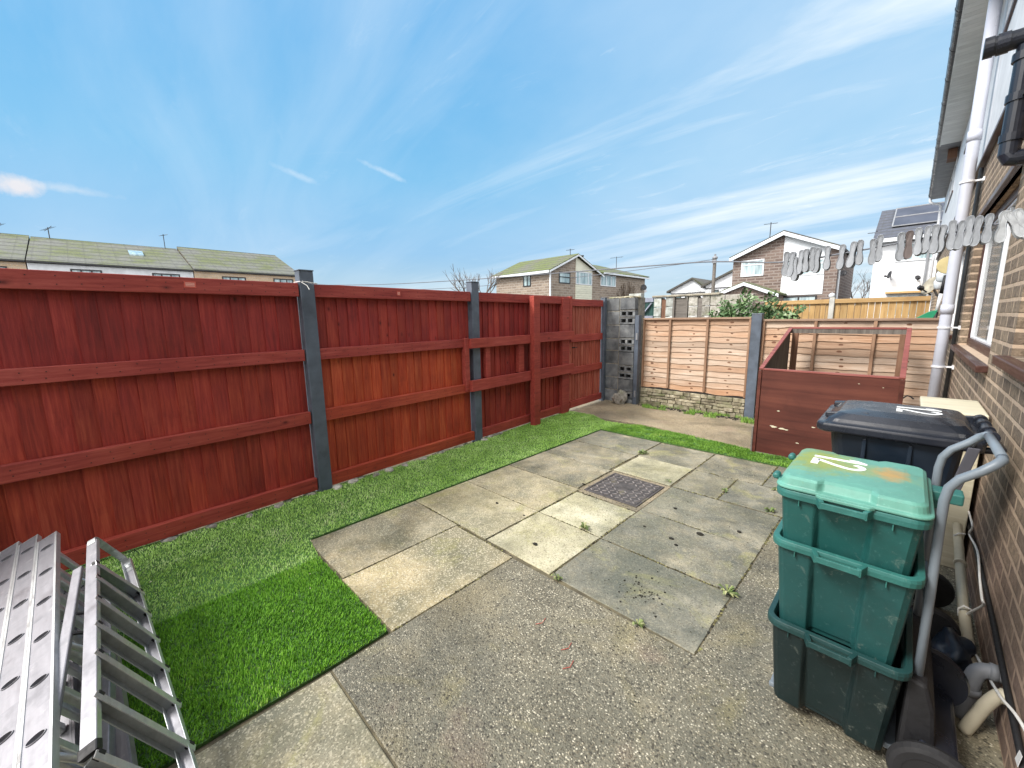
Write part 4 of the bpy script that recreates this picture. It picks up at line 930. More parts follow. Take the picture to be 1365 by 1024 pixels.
# ================================================================ HOUSE (terrace on the right)
XW=.40
def wallboxes(g,y0,y1,z0,z1,ops,x0=XW,x1=XW+.24):
    ys=sorted({y0,y1,*[v for o in ops for v in o[:2] if y0<v<y1]})
    for a,b in zip(ys,ys[1:]):
        hs=[(o[2],o[3]) for o in ops if o[0]<=a+1e-6 and o[1]>=b-1e-6]; z=z0
        for c,d_ in sorted(hs):
            if c>z: g.box((x0,a,z),(x1,b,c))
            z=d_
        if z<z1: g.box((x0,a,z),(x1,b,z1))
def window(parent,y0,y1,z0,z1,x,frame='white_plastic',outer=None,glass='obscure_glass',muls=(),sill=None,transom=None):
    fr=MB(); d_=.05; t_=.055
    def ringf(g,y0,y1,z0,z1,x,t_,d_):
        g.box((x,y0,z0),(x+d_,y1,z0+t_)); g.box((x,y0,z1-t_),(x+d_,y1,z1)); g.box((x,y0,z0+t_),(x+d_,y0+t_,z1-t_)); g.box((x,y1-t_,z0+t_),(x+d_,y1,z1-t_))
    w_=MB()
    if outer:
        ringf(w_,y0,y1,z0,z1,x-.012,.075,.07); wo=w_.build('window_frame',outer,parent,bev=.004)
        g=MB(); ringf(g,y0+.076,y1-.076,z0+.076,z1-.076,x,.022,.05)
        for m_ in muls: g.box((x,m_-.022,z0+.10),(x+.05,m_+.022,z1-.10))
        if transom: g.box((x+.001,y0+.096,transom-.025),(x+.049,y1-.096,transom+.025))
        g.build('casement',frame,wo,bev=.004)
    else:
        ringf(w_,y0,y1,z0,z1,x,.055,.06)
        for m_ in muls: w_.box((x,m_-.03,z0+.055),(x+.06,m_+.03,z1-.055))
        if transom: w_.box((x+.001,y0+.055,transom-.02),(x+.059,y1-.055,transom+.02))
        wo=w_.build('window_frame',frame,parent,bev=.004)
    g=MB(); g.box((x+.022,y0+.05,z0+.05),(x+.03,y1-.05,z1-.05)); g.build('pane',glass,wo)
    if sill:
        g=MB(); g.box((XW-.055,y0-.06,z0-.05),(x+.01,y1+.06,z0-.002)); g.build('window_sill',sill,parent,bev=.006)
def terrace(name,label,y0,y1,ops,render_z=3.17,soff='soffit_paint',sec=None,extra=None):
    t=thing(name,label,'house',(XW,(y0+y1)/2,0))
    g=MB(); wallboxes(g,y0,y1,-.1,render_z,[o for o in ops if o[3]<render_z]); g.build('brick_wall','house_brick',t)
    g=MB(); wallboxes(g,y0,y1,render_z+.002,4.96,[o for o in ops if o[2]>render_z],XW-.035,XW+.2); g.build('rendered_wall','white_paint',t)
    g=MB(); g.box((XW-.047,y0,render_z-.035),(XW+.0-.002,y1,render_z+.0)); g.build('render_trim','brown_frame',t)
    g=MB(); y=y0
    while y<y1: 
        e=min(y1,y+.1); g.box((.075,y+.002,4.95),(XW+.05,e-.002,4.962)); y=e
    g.box((.075,y0,4.963),(XW+.3,y1,4.98)); g.build('soffit',soff,t)
    g=MB(); g.box((.06,y0,4.93),(.0745,y1,5.09)); g.build('fascia','soffit_paint' if soff=='soffit_paint' else 'grey_soffit',t)
    # roof slope
    g=MB(); g.prism([(.03,5.09),(4.5,7.0),(4.5,7.06),(.03,5.15)],'y',y0,y1); g.box((XW,y0,4.981),(8,y1,5.09)); g.build('roof','slate_dark',t)
    # gutter half round
    g=MB(); m=8; out=[(.0+.055-.055*math.cos(math.pi*k/m),5.06-.07*math.sin(math.pi*k/m)) for k in range(m+1)]; inn=[(.055-.049*math.cos(math.pi*k/m),5.06-.064*math.sin(math.pi*k/m)) for k in range(m,-1,-1)]
    g.prism(out+inn,'y',y0,y1)
    y=y0+.4
    while y<y1: 
        o2=[(.055-.060*math.cos(math.pi*k/m),5.063-.075*math.sin(math.pi*k/m)) for k in range(m+1)]; i2=[(.055-.056*math.cos(math.pi*k/m),5.063-.071*math.sin(math.pi*k/m)) for k in range(m,-1,-1)]
        g.prism(o2+i2,'y',y,y+.05); y+=1.
    g.build('gutter','black_plastic',t)
    # ends and back closed so it reads from the side
    g=MB(); g.box((8,y0,0),(8.2,y1,4.96)); g.build('rear_wall','house_brick',t)
    return t
ops1=[(4.15,6.55,1.24,2.50),(.7,3.38,1.36,2.50),(3.1,6.35,4.22,4.90)]
h1=terrace('terraced_house','nearest terraced house with textured brown brick below and white rendered upper wall','y' and -5,6.98,ops1)
h1['category']='house'
window(h1,4.15,6.55,1.24,2.50,.47,'white_plastic','brown_frame','obscure_glass',(5.15,),'brown_frame')
window(h1,.7,3.38,1.36,2.50,.47,'white_plastic','brown_frame','obscure_glass',(2.0,),'brown_frame')
window(h1,3.1,6.35,4.22,4.90,.43,'white_plastic',None,'curtain_glass',(4.6,),'brown_frame')
g=MB(); g.box((.372,3.95,2.50),(.43,6.72,2.545)); g.build('lintel','brown_frame',h1,bev=.004)
g=MB(); g.box((.372,.5,2.50),(.43,3.5,2.545)); g.build('lintel','brown_frame',h1,bev=.004)
g=MB(); g.box((8.2-7.8,-5.2,0),(8.2,-5.0,4.96)); g.build('gable_wall','house_brick',h1)
ops2=[(7.7,9.6,1.3,2.5),(8.0,10.4,4.22,4.9),(11.3,12.4,.05,2.1)]
h2=terrace('terraced_house','second terraced house beyond the lap fence with pale soffit and satellite dish',7.0,12.55,ops2)
window(h2,7.7,9.6,1.3,2.5,.47,'white_plastic',None,'curtain_glass',(8.6,),'brown_frame'); window(h2,8.0,10.4,4.22,4.9,.40,'white_plastic',None,'curtain_glass',(9.2,),'brown_frame'); window(h2,11.3,12.4,.05,2.1,.47,'white_plastic',None,'curtain_glass')
ops3=[(14.2,16.0,1.3,2.5),(13.2,15.6,4.15,4.9)]
h3=terrace('terraced_house','farthest terraced house in the row with grey soffit and end downpipe',12.57,18.2,ops3,soff='grey_soffit')
window(h3,14.2,16.0,1.3,2.5,.47,'white_plastic',None,'curtain_glass',(15,),'brown_frame'); window(h3,13.2,15.6,4.15,4.9,.36,'white_plastic',None,'curtain_glass',(14.4,),'brown_frame')
g=MB(); g.tube([(.055,18.15,5.0),(.055,18.15,4.88),(.12,18.15,4.82),(.26,18.15,4.78),(.30,18.15,4.70),(.30,18.15,0)],.034,10); g.build('downpipe','white_plastic',h3,smooth=True)
g=MB(); g.box((XW,18.2,0),(8.2,18.4,4.96)); g.build('gable_wall','house_brick',h3)
g=MB(); g.box((.20,12.9,4.75),(.34,13.25,4.945)); g.build('soffit_box','crate_batten',h3,bev=.005)
# small eaves clip
# first house extras
dp=MB(); dp.tube([(.275,6.66,.0),(.28,6.66,1.5),(.28,6.66,3.2),(.28,6.66,4.945)],.050,20)
for z in (1.62,3.4): dp.lathe([(.056,-.05),(.056,.05)],(.28,6.66,z),'z',20)
o=dp.build('soil_pipe','pipe_white',h1,smooth=True)
for z in (.98,1.42,2.95):
    g=MB(); g.lathe([(.060,-.010),(.060,.010)],(.28,6.66,z),'z',20); g.box((.33,6.64,z-.008),(.40,6.68,z+.008)); g.box((.385,6.60,z-.02),(.399,6.72,z+.02)); g.build('pipe_clip','white_plastic',o)
g=MB(); g.tube([(.375,6.80,.0),(.375,6.80,3.1)],.018,8); g.build('waste_pipe','lead_flash',h1,smooth=True)
# black soil branch
g=MB(); g.tube([(.150,3.98,3.165),(.40,3.98,3.165)],.050,18); g.lathe([(.056,-.02),(.056,.02)],(.168,3.98,3.165),'x',18); g.lathe([(.057,-.02),(.057,.03)],(.22,3.98,3.165),'x',18)
g.tube([(.325,3.98,3.12),(.323,3.98,2.9),(.320,3.98,2.60),(.320,3.98,2.53),(.33,3.98,2.505),(.36,3.98,2.50),(.40,3.98,2.50)],.046,18)
for z in (3.06,2.84,2.62): g.lathe([(.054,-.022),(.054,.022)],(.322,3.98,z),'z',18)
g.box((.33,3.90,2.83),(.40,4.06,2.85))
g.build('black_soil_pipe','black_plastic',h1,smooth=False)
# pipes along foot
g=MB(); g.tube([(.335,3.55,.30),(.34,2.9,.12),(.345,2.42,.055)],.021,12)
for y,z in ((3.2,.21),(2.62,.085)): g.lathe([(.027,-.008),(.027,.008)],(.3375,y,z),'y',14)
g.build('cream_waste_pipe','cream_plastic',h1,smooth=True)
g=MB(); g.tube(smoothpath([(.40,2.281,.200),(.365,2.281,.203),(.335,2.275,.185),(.322,2.262,.14),(.312,2.235,.06),(.308,2.22,.0)],3),.027,16); g.lathe([(.033,-.012),(.033,.012)],(.318,2.252,.11),'z',16); g.lathe([(.033,-.01),(.033,.012)],(.372,2.281,.2025),'x',16); g.build('grey_waste_elbow','grey_plastic',h1,smooth=True)
g=MB(); g.tube(smoothpath([(.40,2.165,.198),(.378,2.168,.190),(.35,2.162,.13),(.325,2.15,.05),(.31,2.145,.0)],3),.021,16); g.lathe([(.026,-.01),(.026,.01)],(.388,2.166,.194),'x',16); g.build('cream_waste_elbow','cream_plastic',h1,smooth=True)
g=MB(); g.tube([(.388,4.6,.34),(.388,3.7,.30),(.388,2.97,.295),(.388,2.5,.272),(.388,2.0,.23),(.388,1.5,.2)],.010,8); g.build('black_conduit','rubber_black',h1,smooth=True)
cb=[(.375,3.8,.413),(.375,3.61,.389),(.368,3.30,.403),(.375,3.43,.307),(.375,3.08,.356),(.375,2.90,.298),(.360,2.64,.315),(.372,2.68,.267),(.345,2.82,.12),(.335,2.80,.07),(.350,2.58,.10),(.368,2.36,.142),(.366,2.08,.245),(.372,1.83,.346),(.378,1.4,.45)]
g=MB(); g.tube(smoothpath(cb,4),.0050,8); g.tube([(.36,2.83,.15),(.335,2.83,.158),(.318,2.83,.135),(.322,2.83,.10),(.345,2.83,.085)],.0045,8); g.tube([(.362,3.43,.30),(.335,3.42,.30),(.316,3.42,.275)],.0045,8); g.build('white_cable','cable_white',h1,smooth=True)
# satellite dishes / lamps / mop on neighbour
def dish(name,label,c,n,r,mat='grey_plastic',wallp=None):
    t=thing(name,label,'satellite dish',c); n=Vector(n).normalized(); a=n.orthogonal().normalized(); b=n.cross(a); g=MB(); vs=[];fs=[];k=16
    for i in range(4):
        rr=r*(i/3); dd=.25*r*(i/3)**2
        for j in range(k): vs.append(Vector(c)+a*rr*math.cos(j*6.283/k)+b*rr*math.sin(j*6.283/k)+n*dd)
    for i in range(3):
        for j in range(k): fs.append((i*k+j,i*k+(j+1)%k,(i+1)*k+(j+1)%k,(i+1)*k+j))
    g.add(vs,fs); o=g.build('dish_bowl',mat,t,smooth=True); s=o.modifiers.new('s','SOLIDIFY'); s.thickness=.012
    g=MB(); lnb=Vector(c)+n*r*1.1-Vector((0,0,r*.5)); g.tube([Vector(c)-Vector((0,0,r*.9)),lnb],.012*max(1,r*2),6); g.obox(lnb,n*.04,a*.03,b*.03); g.build('feed_arm','wire_dark',t)
    if wallp: g=MB(); g.tube([c,(Vector(c)+Vector(wallp))/2-Vector((0,0,.1)),wallp],.018,8); g.build('wall_bracket','grey_plastic',t)
dish('satellite_dish','oval grey satellite dish on the brown wall of the second terraced house',(.22,10.8,2.05),(-.8,-.5,.35),.17,'stone_wall_far',(.40,10.9,1.9))
for i,(y,z,lb) in enumerate(((9.3,2.14,'upper clear glass wall lantern on the second terraced house'),(9.9,2.05,'lower clear glass wall lantern on the second terraced house'))):
    t=thing('wall_lamp',lb,'wall lamp',(.30,y,z)); g=MB(); g.lathe([(.03,-.09),(.06,-.07),(.07,.04),(.05,.08),(.02,.10)],(.28,y,z),'z',12); g.build('lamp_shade','cladding_white',t,smooth=True)
    g=MB(); g.tube([(.28,y,z+.1),(.30,y,z+.14),(.40,y,z+.14)],.012,8); g.build('wall_arm','grey_plastic',t)
t=thing('round_vent','round yellow disc fixed to the wall behind the white soil pipe','disc',(.33,8.2,2.12)); g=MB(); g.lathe([(.05,-.014),(.11,-.012),(.115,.0),(.11,.012),(.05,.014)],(.29,8.2,2.22),'y',24); g.build('disc_plate','lamp_yellow',t); g=MB(); g.tube([(.30,8.2,2.22),(.40,8.2,2.22)],.012,8); g.build('stem','grey_plastic',t)
t=thing('striped_pole','black and white banded mop pole standing behind the lap fence beside the white pipe','mop',(.16,7.6,0))
P0_=Vector((.12,7.6,.0)); P1_=Vector((.26,7.6,2.05)); 
for k in range(9):
    a,b=k/9,(k+1)/9; g=MB(); g.tube([P0_.lerp(P1_,a),P0_.lerp(P1_,b)],.019,10); g.build('pole_band','rubber_black' if k%2==0 else 'white_plastic',t,smooth=True)
g=MB(); g.prism([(.02,1.50),(.20,1.50),(.24,1.62),(.16,1.60)],'y',7.58,7.64); g.build('green_clip','green_mop',t,bev=.004)

# ================================================================ CLOTHES LINE + PEGS
LP=[(-3.80,1.33,1.93),(-3.38,1.3,1.884),(-2.4,1.3,1.822),(-1.48,1.3,1.785),(-.649,1.3,1.763),(-.431,1.3,1.755),(-.265,1.3,1.736),(-.112,1.3,1.746),(.001,1.3,1.760),(.086,1.3,1.770),(.14,1.3,1.776),(.40,1.3,1.80)]
cl_=thing('clothes_line','thin dark washing line strung from the grey fence post to the house wall','washing line',(-3.8,1.33,1.93))
g=MB(); g.tube(smoothpath(LP,4),.0019,6); g.build('cord','line_cord',cl_,smooth=True)
g=MB(); g.tube(smoothpath([(-3.74,1.27,1.935),(-3.745,1.33,1.93),(-3.76,1.395,1.925),(-3.85,1.42,1.93),(-3.91,1.395,1.935),(-3.93,1.33,1.94),(-3.91,1.26,1.935),(-3.85,1.255,1.935),(-3.76,1.262,1.935)],3),.004,6); g.tube([(-3.76,1.27,1.93),(-3.72,1.30,1.90),(-3.70,1.31,1.865)],.003,6); g.build('knot','cable_white',cl_)
def linez(x):
    for (a,b) in zip(LP,LP[1:]):
        if a[0]<=x<=b[0]: t_=(x-a[0])/(b[0]-a[0]); return a[2]+(b[2]-a[2])*t_
    return 1.76
def peg_proto(mat):
    t=thing('clothes_peg','p','clothes peg',(0,0,0))
    prof=[(.0,.022),(.0045,.0215),(.0078,.018),(.0085,.012),(.0075,.004),(.0062,-.006),(.0066,-.014),(.0090,-.022),(.0105,-.030),(.0098,-.038),(.0068,-.044),(.0,-.0465)]
    out=prof+[(-x,z) for x,z in prof[-2:0:-1]]
    for s in (-1,1):
        g=MB(); y=s*.0035
        tl_=lambda z:s*max(0,(-z)*.10)
        n=len(out); vs=[(x,y+tl_(z),z) for x,z in out]+[(x,y+tl_(z)+s*.0022,z) for x,z in out]
        fs=[tuple(range(n)) if s<0 else tuple(range(n-1,-1,-1)),tuple(range(2*n-1,n-1,-1)) if s<0 else tuple(range(n,2*n))]+[(i,(i+1)%n,n+(i+1)%n,n+i) if s>0 else (n+i,n+(i+1)%n,(i+1)%n,i) for i in range(n)]
        g.add(vs,fs)
        # raised rim and finger pad
        g.tube([(x*.92,y+tl_(z)+s*.0024,z*.97) for x,z in out],.0011,5,closed=True)
        g.tube([(.005*math.cos(a*.628),y+s*.0024,.009+.010*math.sin(a*.628)) for a in range(10)],.0008,5,closed=True)
        g.build('peg_leg',mat,t)
    g=MB(); g.tube([(-.007,0,.0005),(.007,0,.0005)],.0028,8); g.build('spring','peg_spring',t)
    return t
px=[-.252,-.238,-.231,-.219,-.208,-.196,-.185,-.165,-.137,-.116,-.104,-.081,-.070,-.034,-.021,-.006,.007,.019,.030,.044,.056,.068,.079,.093,.112,.123,.134]
tilt={}
pA=peg_proto('peg_plastic'); pB=peg_proto('peg_pale'); pC=peg_proto('peg_brown'); used=set()
random.seed(5)
for i,x in enumerate(px):
    pr=pA; lab='grey plastic clothes peg hanging in the row on the washing line'
    if i==14: pr,lab=pC,'dark brownish clothes peg hanging on the washing line among grey ones'
    elif i in (24,25,26): pr=pB
    elif i in (2,): lab='grey clothes peg hanging lower than its neighbours at the left end of the row'
    if i==24: lab='pale white clothes peg near the right end of the washing line, hanging straight'
    if i==25: lab='pale white clothes peg tilted sideways at the right end of the washing line'
    if i==26: lab='last pale clothes peg on the right of the washing line'
    o=pr if pr.name not in used else copy_tree(pr); used.add(pr.name)
    z=linez(x)+.004-(.016 if i==2 else 0)+random.uniform(-.003,.003)
    o.location=(x,1.3+random.uniform(-.002,.002),z); s=.90*random.uniform(.95,1.04); o.scale=(s*.80,s,s)
    o.rotation_euler=(random.uniform(-.06,.06),random.uniform(-.06,.06)+(-.5 if i==25 else 0)+(-.25 if i==26 else 0),random.uniform(-.18,.14))
    o['label']=lab; o['category']='clothes peg'; o['group']='clothes pegs on the washing line'

# ================================================================ LADDERS
def vec(*a): return Vector(a)
A=vec(-3.182,-.292,.5); B=vec(-1.586,-.243,.38); dl=(A-B).normalized(); dr=vec(-.103,.45,-.887); dr=(dr-dl*dr.dot(dl)).normalized(); nl=dl.cross(dr)
ext=thing('extension_ladder','three section aluminium extension ladder resting on its edge beside the red fence','ladder',(-2.6,-.35,.0))
def plate_hole(g,c,ax,ay,hx,hy,rx_,ry_,nz,depth,k=20,tone=None):
    """rectangle with elliptical hole in plane (ax,ay) and a tube down -nz"""
    o=[];i_=[];d_=[]
    for j in range(k):
        a=2*math.pi*(j+.5)/k; ca,sa=math.cos(a),math.sin(a); s=min(hx/abs(ca) if abs(ca)>1e-6 else 1e9,hy/abs(sa) if abs(sa)>1e-6 else 1e9)
        o.append(c+ax*ca*s+ay*sa*s); i_.append(c+ax*rx_*ca+ay*ry_*sa)
    # snap nearest to corners
    for sx_ in (-1,1):
        for sy_ in (-1,1):
            cor=c+ax*hx*sx_+ay*hy*sy_; q=min(range(k),key=lambda j:(o[j]-cor).length); o[q]=cor
    lip=[p+nz*.004+(p-c)*.10 for p in i_]; lip2=[p+nz*.004 for p in i_]
    dn=[p-nz*depth for p in i_]
    vs=o+[p+(p-c)*.14 for p in i_]+lip+lip2+dn; fs=[]
    for r_ in range(4):
        for j in range(k): fs.append((r_*k+j,r_*k+(j+1)%k,(r_+1)*k+(j+1)%k,(r_+1)*k+j))
    g.add(vs,fs,tone)
LW=.34
for k in range(3):
    off=nl*(.083*k)+dl*(.11*k if k<2 else .17)
    top=A+off; L_=2.35; wb_=.066
    sec=MB(); up=-dr
    def stile(org,flip,holes):
        g=MB(); nb=9; step=L_/nb
        for j in range(nb):
            c=org-dl*(step*(j+.5))+nl*(wb_/2+.008)
            if holes: plate_hole(g,c,dl,nl,step/2,wb_/2,.0125,.023,up,.05)
            else: g.obox(c,dl*step/2,nl*wb_/2,up*.0015)
        ctr=org-dl*L_/2
        g.obox(ctr-up*.010+nl*.004,dl*L_/2,nl*.004,up*.013,mi=1); g.obox(ctr-up*.010+nl*(wb_+.012),dl*L_/2,nl*.004,up*.013,mi=1)
        return g
    st=stile(top,0,True); s0=st.build('ladder_section',['aluminium','aluminium_bright'],ext); s0['label']=('innermost section','middle section','outermost section')[k]
    g=MB(); bot=top+dr*LW; ctr=bot-dl*L_/2; g.obox(ctr+nl*(wb_/2+.008),dl*L_/2,nl*wb_/2,dr*.0015); g.obox(ctr+nl*.004-dr*.010,dl*L_/2,nl*.004,dr*.013); g.obox(ctr+nl*(wb_+.012)-dr*.010,dl*L_/2,nl*.004,dr*.013); g.build('lower_stile','aluminium',s0)
    for j in range(9):
        c=top-dl*(L_/9*(j+.5))+nl*(wb_/2+.008); g=MB(); g.obox(c+dr*(LW/2+.01),dr*(LW/2-.015),dl*.020,nl*.013); g.build('rung','aluminium_bright',s0,bev=.006)
    g=MB(); g.obox(top+dl*.001+nl*(wb_/2+.008)-up*.01,dl*.002,nl*.036,up*.011); g.build('end_cap','aluminium_bright',s0)
# ---- step ladder
C0=vec(0,0,1.6)
def rescale(p,z): # keep its sight line, new height
    p=vec(*p); t_=(z-1.6)/(p.z-1.6); return C0+(p-C0)*t_
Lt=rescale((-2.645,-.128,.60),.54); Lb=rescale((-1.516,-.146,.46),.41); Rt=rescale((-3.165,-.03,.22),.30); Rb=rescale((-1.632,.054,.05),.12)
sl=thing('step_ladder','aluminium step ladder with flat treads lying on its side against the extension ladder','step ladder',(-2.2,0,0))
dL=(Lt-Lb).normalized(); dR=(Rt-Rb).normalized(); tL=(Rt-Lt).normalized(); nS=dL.cross(tL).normalized()
if nS.z<0: nS=-nS
print('nS',nS,'lens',(Lt-Lb).length,(Rt-Rb).length,(Rt-Lt).length,(Rb-Lb).length)
def stl(name,T,Bm,d_,ext_,side):
    g=MB(); L0=(T-Bm).length+ext_; c=T-d_*L0/2
    tt=tL
    g.obox(c-nS*.020,d_*L0/2,nS*.020,tt*.0015); g.obox(c-nS*.0015+tt*side*.012,d_*L0/2,nS*.002,tt*.0125,mi=1); g.obox(c-nS*.0385+tt*side*.012,d_*L0/2,nS*.002,tt*.0125,mi=1)
    return g.build(name,['aluminium','aluminium_bright'],sl,bev=.0015)
lo=stl('stile',Lt,Lb,dL,.015,1); ro=stl('stile',Rt,Rb,dR,.12,-1)
g=MB(); g.obox(Lb-dL*.03+tL*.010-nS*.020,dL*.020,nS*.023,tL*.016); g.build('rubber_foot','rubber_black',lo,bev=.004)
# top hoop
hoop=[Lt-nS*.02-dL*.03,Lt-nS*.02+dL*.015,Lt.lerp(Rt,.10)+dL*.035-nS*.02,Lt.lerp(Rt,.45)+dL*.02-nS*.02,Lt.lerp(Rt,.85)+dL*.0-nS*.02,Rt-nS*.02-dL*.04,Rt-dR*.10-nS*.02]
hp=smoothpath(hoop,5); g=MB()
for a,b in zip(hp,hp[1:]): g.bar(a,b+(b-a)*.15,.030,.006,up=tuple(tL.cross(dL)) if False else tuple(nS.cross((b-a).normalized())))
g.build('top_hoop','aluminium_bright',sl)
for (a,b) in ((.905,1.16),(.80,.955),(.65,.745),(.49,.532),(.335,.315),(.145,.09),(-.07,-.14)):
    P=Lb+dL*(a*(Lt-Lb).length/1.1378*1.0); Q=Rb+dR*(b*(Rt-Rb).length/1.5447)
    dd=(Q-P).normalized(); dm=(dL+dR).normalized(); dm=(dm-dd*dm.dot(dd)).normalized(); nn_=dd.cross(dm)
    if nn_.dot(nS)<0: nn_=-nn_
    hl=(Q-P).length/2; c=(P+Q)/2
    g=MB()
    # channel tread: top face toward the ladder top, ribbed face to the camera
    g.obox(c-nn_*.018+dm*.018,dd*hl,nn_*.019,dm*.0015); g.obox(c+nn_*.002+dm*.004,dd*(hl+.008),nn_*.0016,dm*.0155,mi=1); g.obox(c-nn_*.036+dm*.004,dd*hl,nn_*.0016,dm*.0155)
    for q in (.25,.5,.75): g.obox(c-nn_*(.037*q)+dm*.0202,dd*hl,nn_*.002,dm*.0008,mi=1)
    tro=g.build('tread',['aluminium_tread','aluminium_bright'],sl)
    for e,sg in ((P,1),(Q,-1)):
        g=MB(); g.obox(e+dd*sg*.008-nn_*.006+dm*.020,dd*.011,nn_*.010,dm*.010); g.build('tread_cap','rubber_black',tro,bev=.002)
# rear frame of the step ladder
P1,P2=vec(-2.672,-.205,.47),vec(-1.66,-.267,.345)
g=MB(); g.obox((P1+P2)/2,(P1-P2)/2,nS*.018,tL*.010,mi=0); g.build('rear_leg','aluminium',sl,bev=.004)
P3=P1+tL*(Rt-Lt).length*.80; P4=P2+tL*(Rb-Lb).length*.85-dL*.05
g=MB(); g.obox((P3+P4)/2,(P3-P4)/2,nS*.014,tL*.022); g.build('rear_leg','aluminium',sl,bev=.004)
for f in (.08,.5,.97):
    g=MB(); g.tube([P1.lerp(P2,f),P3.lerp(P4,f)],.011,10); g.build('rear_brace','aluminium_bright',sl,smooth=True)
for f in (.35,.47):
    g=MB(); q=P1.lerp(P2,f); g.bar(q+nS*.02,q+nS*.07+tL*.07-dL*.03,.016,.006); g.build('hinge_strap','rubber_black',sl)

# ================================================================ BEYOND THE BACK FENCE
def ratio(x,y): return x
# yellow closeboard fence
for nm,xa,xb,lb in (('closeboard_fence',-2.35,-1.22,'yellow-brown vertical board fence panel left of the concrete post'),('closeboard_fence',-1.13,.22,'yellow-brown vertical board fence panel reaching to the terrace wall')):
    t=thing(nm,lb,'fence panel',((xa+xb)/2,10.5,0)); g=MB(); x=xa
    while x<xb: e=min(xb,x+random.uniform(.085,.115)); g.box((x+.003,10.5+random.uniform(-.006,.006),.2),(e-.003,10.52,1.80)); x=e
    g.build('boards','yellow_boards',t,bev=.003)
    g=MB(); g.box((xa,10.46,1.79),(xb,10.55,1.875)); g.build('cap_rail','yellow_rail',t,bev=.006)
t=thing('concrete_post','white concrete post between two yellow fence panels','post',(-1.175,10.5,0)); g=MB(); g.box((-1.218,10.45,0),(-1.132,10.57,1.90)); g.build('post_shaft','concrete_post',t,bev=.01)
g=MB(); g.prism([(-1.218,1.90),(-1.132,1.90),(-1.15,1.925),(-1.20,1.925)],'y',10.45,10.57); g.build('post_top','concrete_post',t)
# assorted garden wall / gate / slats at y 9.5
t=thing('green_gate','dark green ledged and braced gate behind the block pillar','gate',(-4.63,9.5,0))
g=MB(); x=-4.80
while x<-4.50: g.box((x+.003,9.5,.1),(x+.092,9.52,2.02)); x+=.095
g.build('gate_boards_green','green_timber',t)
g=MB(); g.box((-4.80,9.475,1.93),(-4.49,9.499,2.03)); g.box((-4.80,9.475,1.5),(-4.49,9.499,1.60)); g.bar((-4.76,9.480,1.62),(-4.53,9.480,1.90),.025,.07,up=(0,1,0)); g.build('brace','tile_blue',t)
t=thing('white_block_wall','white painted block wall piers with a brown timber strip between them','garden wall',(-4.24,9.5,0))
g=MB(); 
for (a,b) in ((-4.48,-4.30),(-4.19,-4.02)):
    for z in (0,.225,.45,.675,.9,1.125,1.35,1.575,1.8): g.box((a,9.5+random.uniform(-.006,.006),z+.006),(b,9.7,z+.219))
g.build('blocks','old_white',t,bev=.008)
g=MB(); g.box((-4.298,9.52,0),(-4.192,9.68,1.98)); g.build('timber_strip','crate_batten',t)
g=MB(); g.box((-4.52,9.46,2.03),(-3.0,9.74,2.075)); g.build('coping','stone_wall_far',t,bev=.01)
t=thing('slat_panel','weathered grey horizontal slat panel between the white wall and the mottled pier','fence panel',(-3.84,9.5,0))
g=MB(); z=.1
while z<1.95: g.obox((-3.84,9.53,z+.07),(.165,0,0),(0,.004,0),(0,-.010,.075)); z+=.135
g.build('slats','grey_timber',t); g=MB(); g.box((-4.012,9.48,0),(-3.975,9.56,2.02)); g.box((-3.70,9.48,0),(-3.672,9.56,2.02)); g.build('edge_batten','grey_timber',t)
t=thing('mottled_wall','mottled pale block garden wall with dead twigs left of the bush','garden wall',(-3.1,9.5,0))
g=MB()
for (a,b) in ((-3.66,-3.46),(-3.36,-3.20),(-3.19,-2.9),(-2.89,-2.6),(-2.59,-2.36)):
    for z in (0,.225,.45,.675,.9,1.125,1.35,1.575,1.8): g.box((a,9.5+random.uniform(-.006,.006),z+.006),(b,9.7,z+.219))
g.build('blocks','rubble',t,bev=.008)
g=MB(); g.box((-3.458,9.52,0),(-3.362,9.68,1.98)); g.build('timber_strip','grey_timber',t)
# white strip by pillar
t=thing('white_pier','white painted narrow pier showing behind the right edge of the block pillar','pier',(-3.75,7.3,0)); g=MB()
for z in (0,.225,.45,.675,.9,1.125,1.35,1.575,1.8): g.box((-3.93,7.25,z+.004),(-3.68,7.38,z+.221))
g.build('blocks','old_white',t,bev=.006)
# bush
def leafcloud(g,c,rad,n,size,tone=lambda p:random.random(),inner=.35):
    for i in range(n):
        while True:
            p=Vector((random.uniform(-1,1),random.uniform(-1,1),random.uniform(-1,1)))
            if inner<p.length<1: break
        if mnoise.noise(p*2.2+Vector(c))<-.18: continue
        q=Vector(c)+Vector((p.x*rad[0],p.y*rad[1],p.z*rad[2])); s=size*random.uniform(.6,1.3)
        a=Vector((random.gauss(0,1),random.gauss(0,1),random.gauss(0,1))).normalized(); b=a.orthogonal().normalized(); 
        g.add([q-a*s,q+b*s*.42,q+a*s,q-b*s*.42],[(0,1,2,3)],(tone(p),0,0))
t=thing('evergreen_bush','leafy evergreen bush with leaves paler towards the clump tops behind the left lap panel','bush',(-2.15,8.9,0))
g=MB()
for c,r_ in (((-2.45,8.9,1.62),(.35,.3,.28)),((-2.15,8.9,1.70),(.38,.3,.28)),((-1.85,8.9,1.58),(.30,.3,.22)),((-2.62,8.9,1.50),(.25,.25,.2)),((-2.2,8.9,1.2),(.5,.4,.5)),((-1.62,8.9,1.5),(.2,.2,.14))):
    leafcloud(g,c,r_,300,.058,lambda p:min(1,max(0,.35+.3*p.z+random.uniform(-.3,.4))))  # leaf tone gets paler with height within each clump
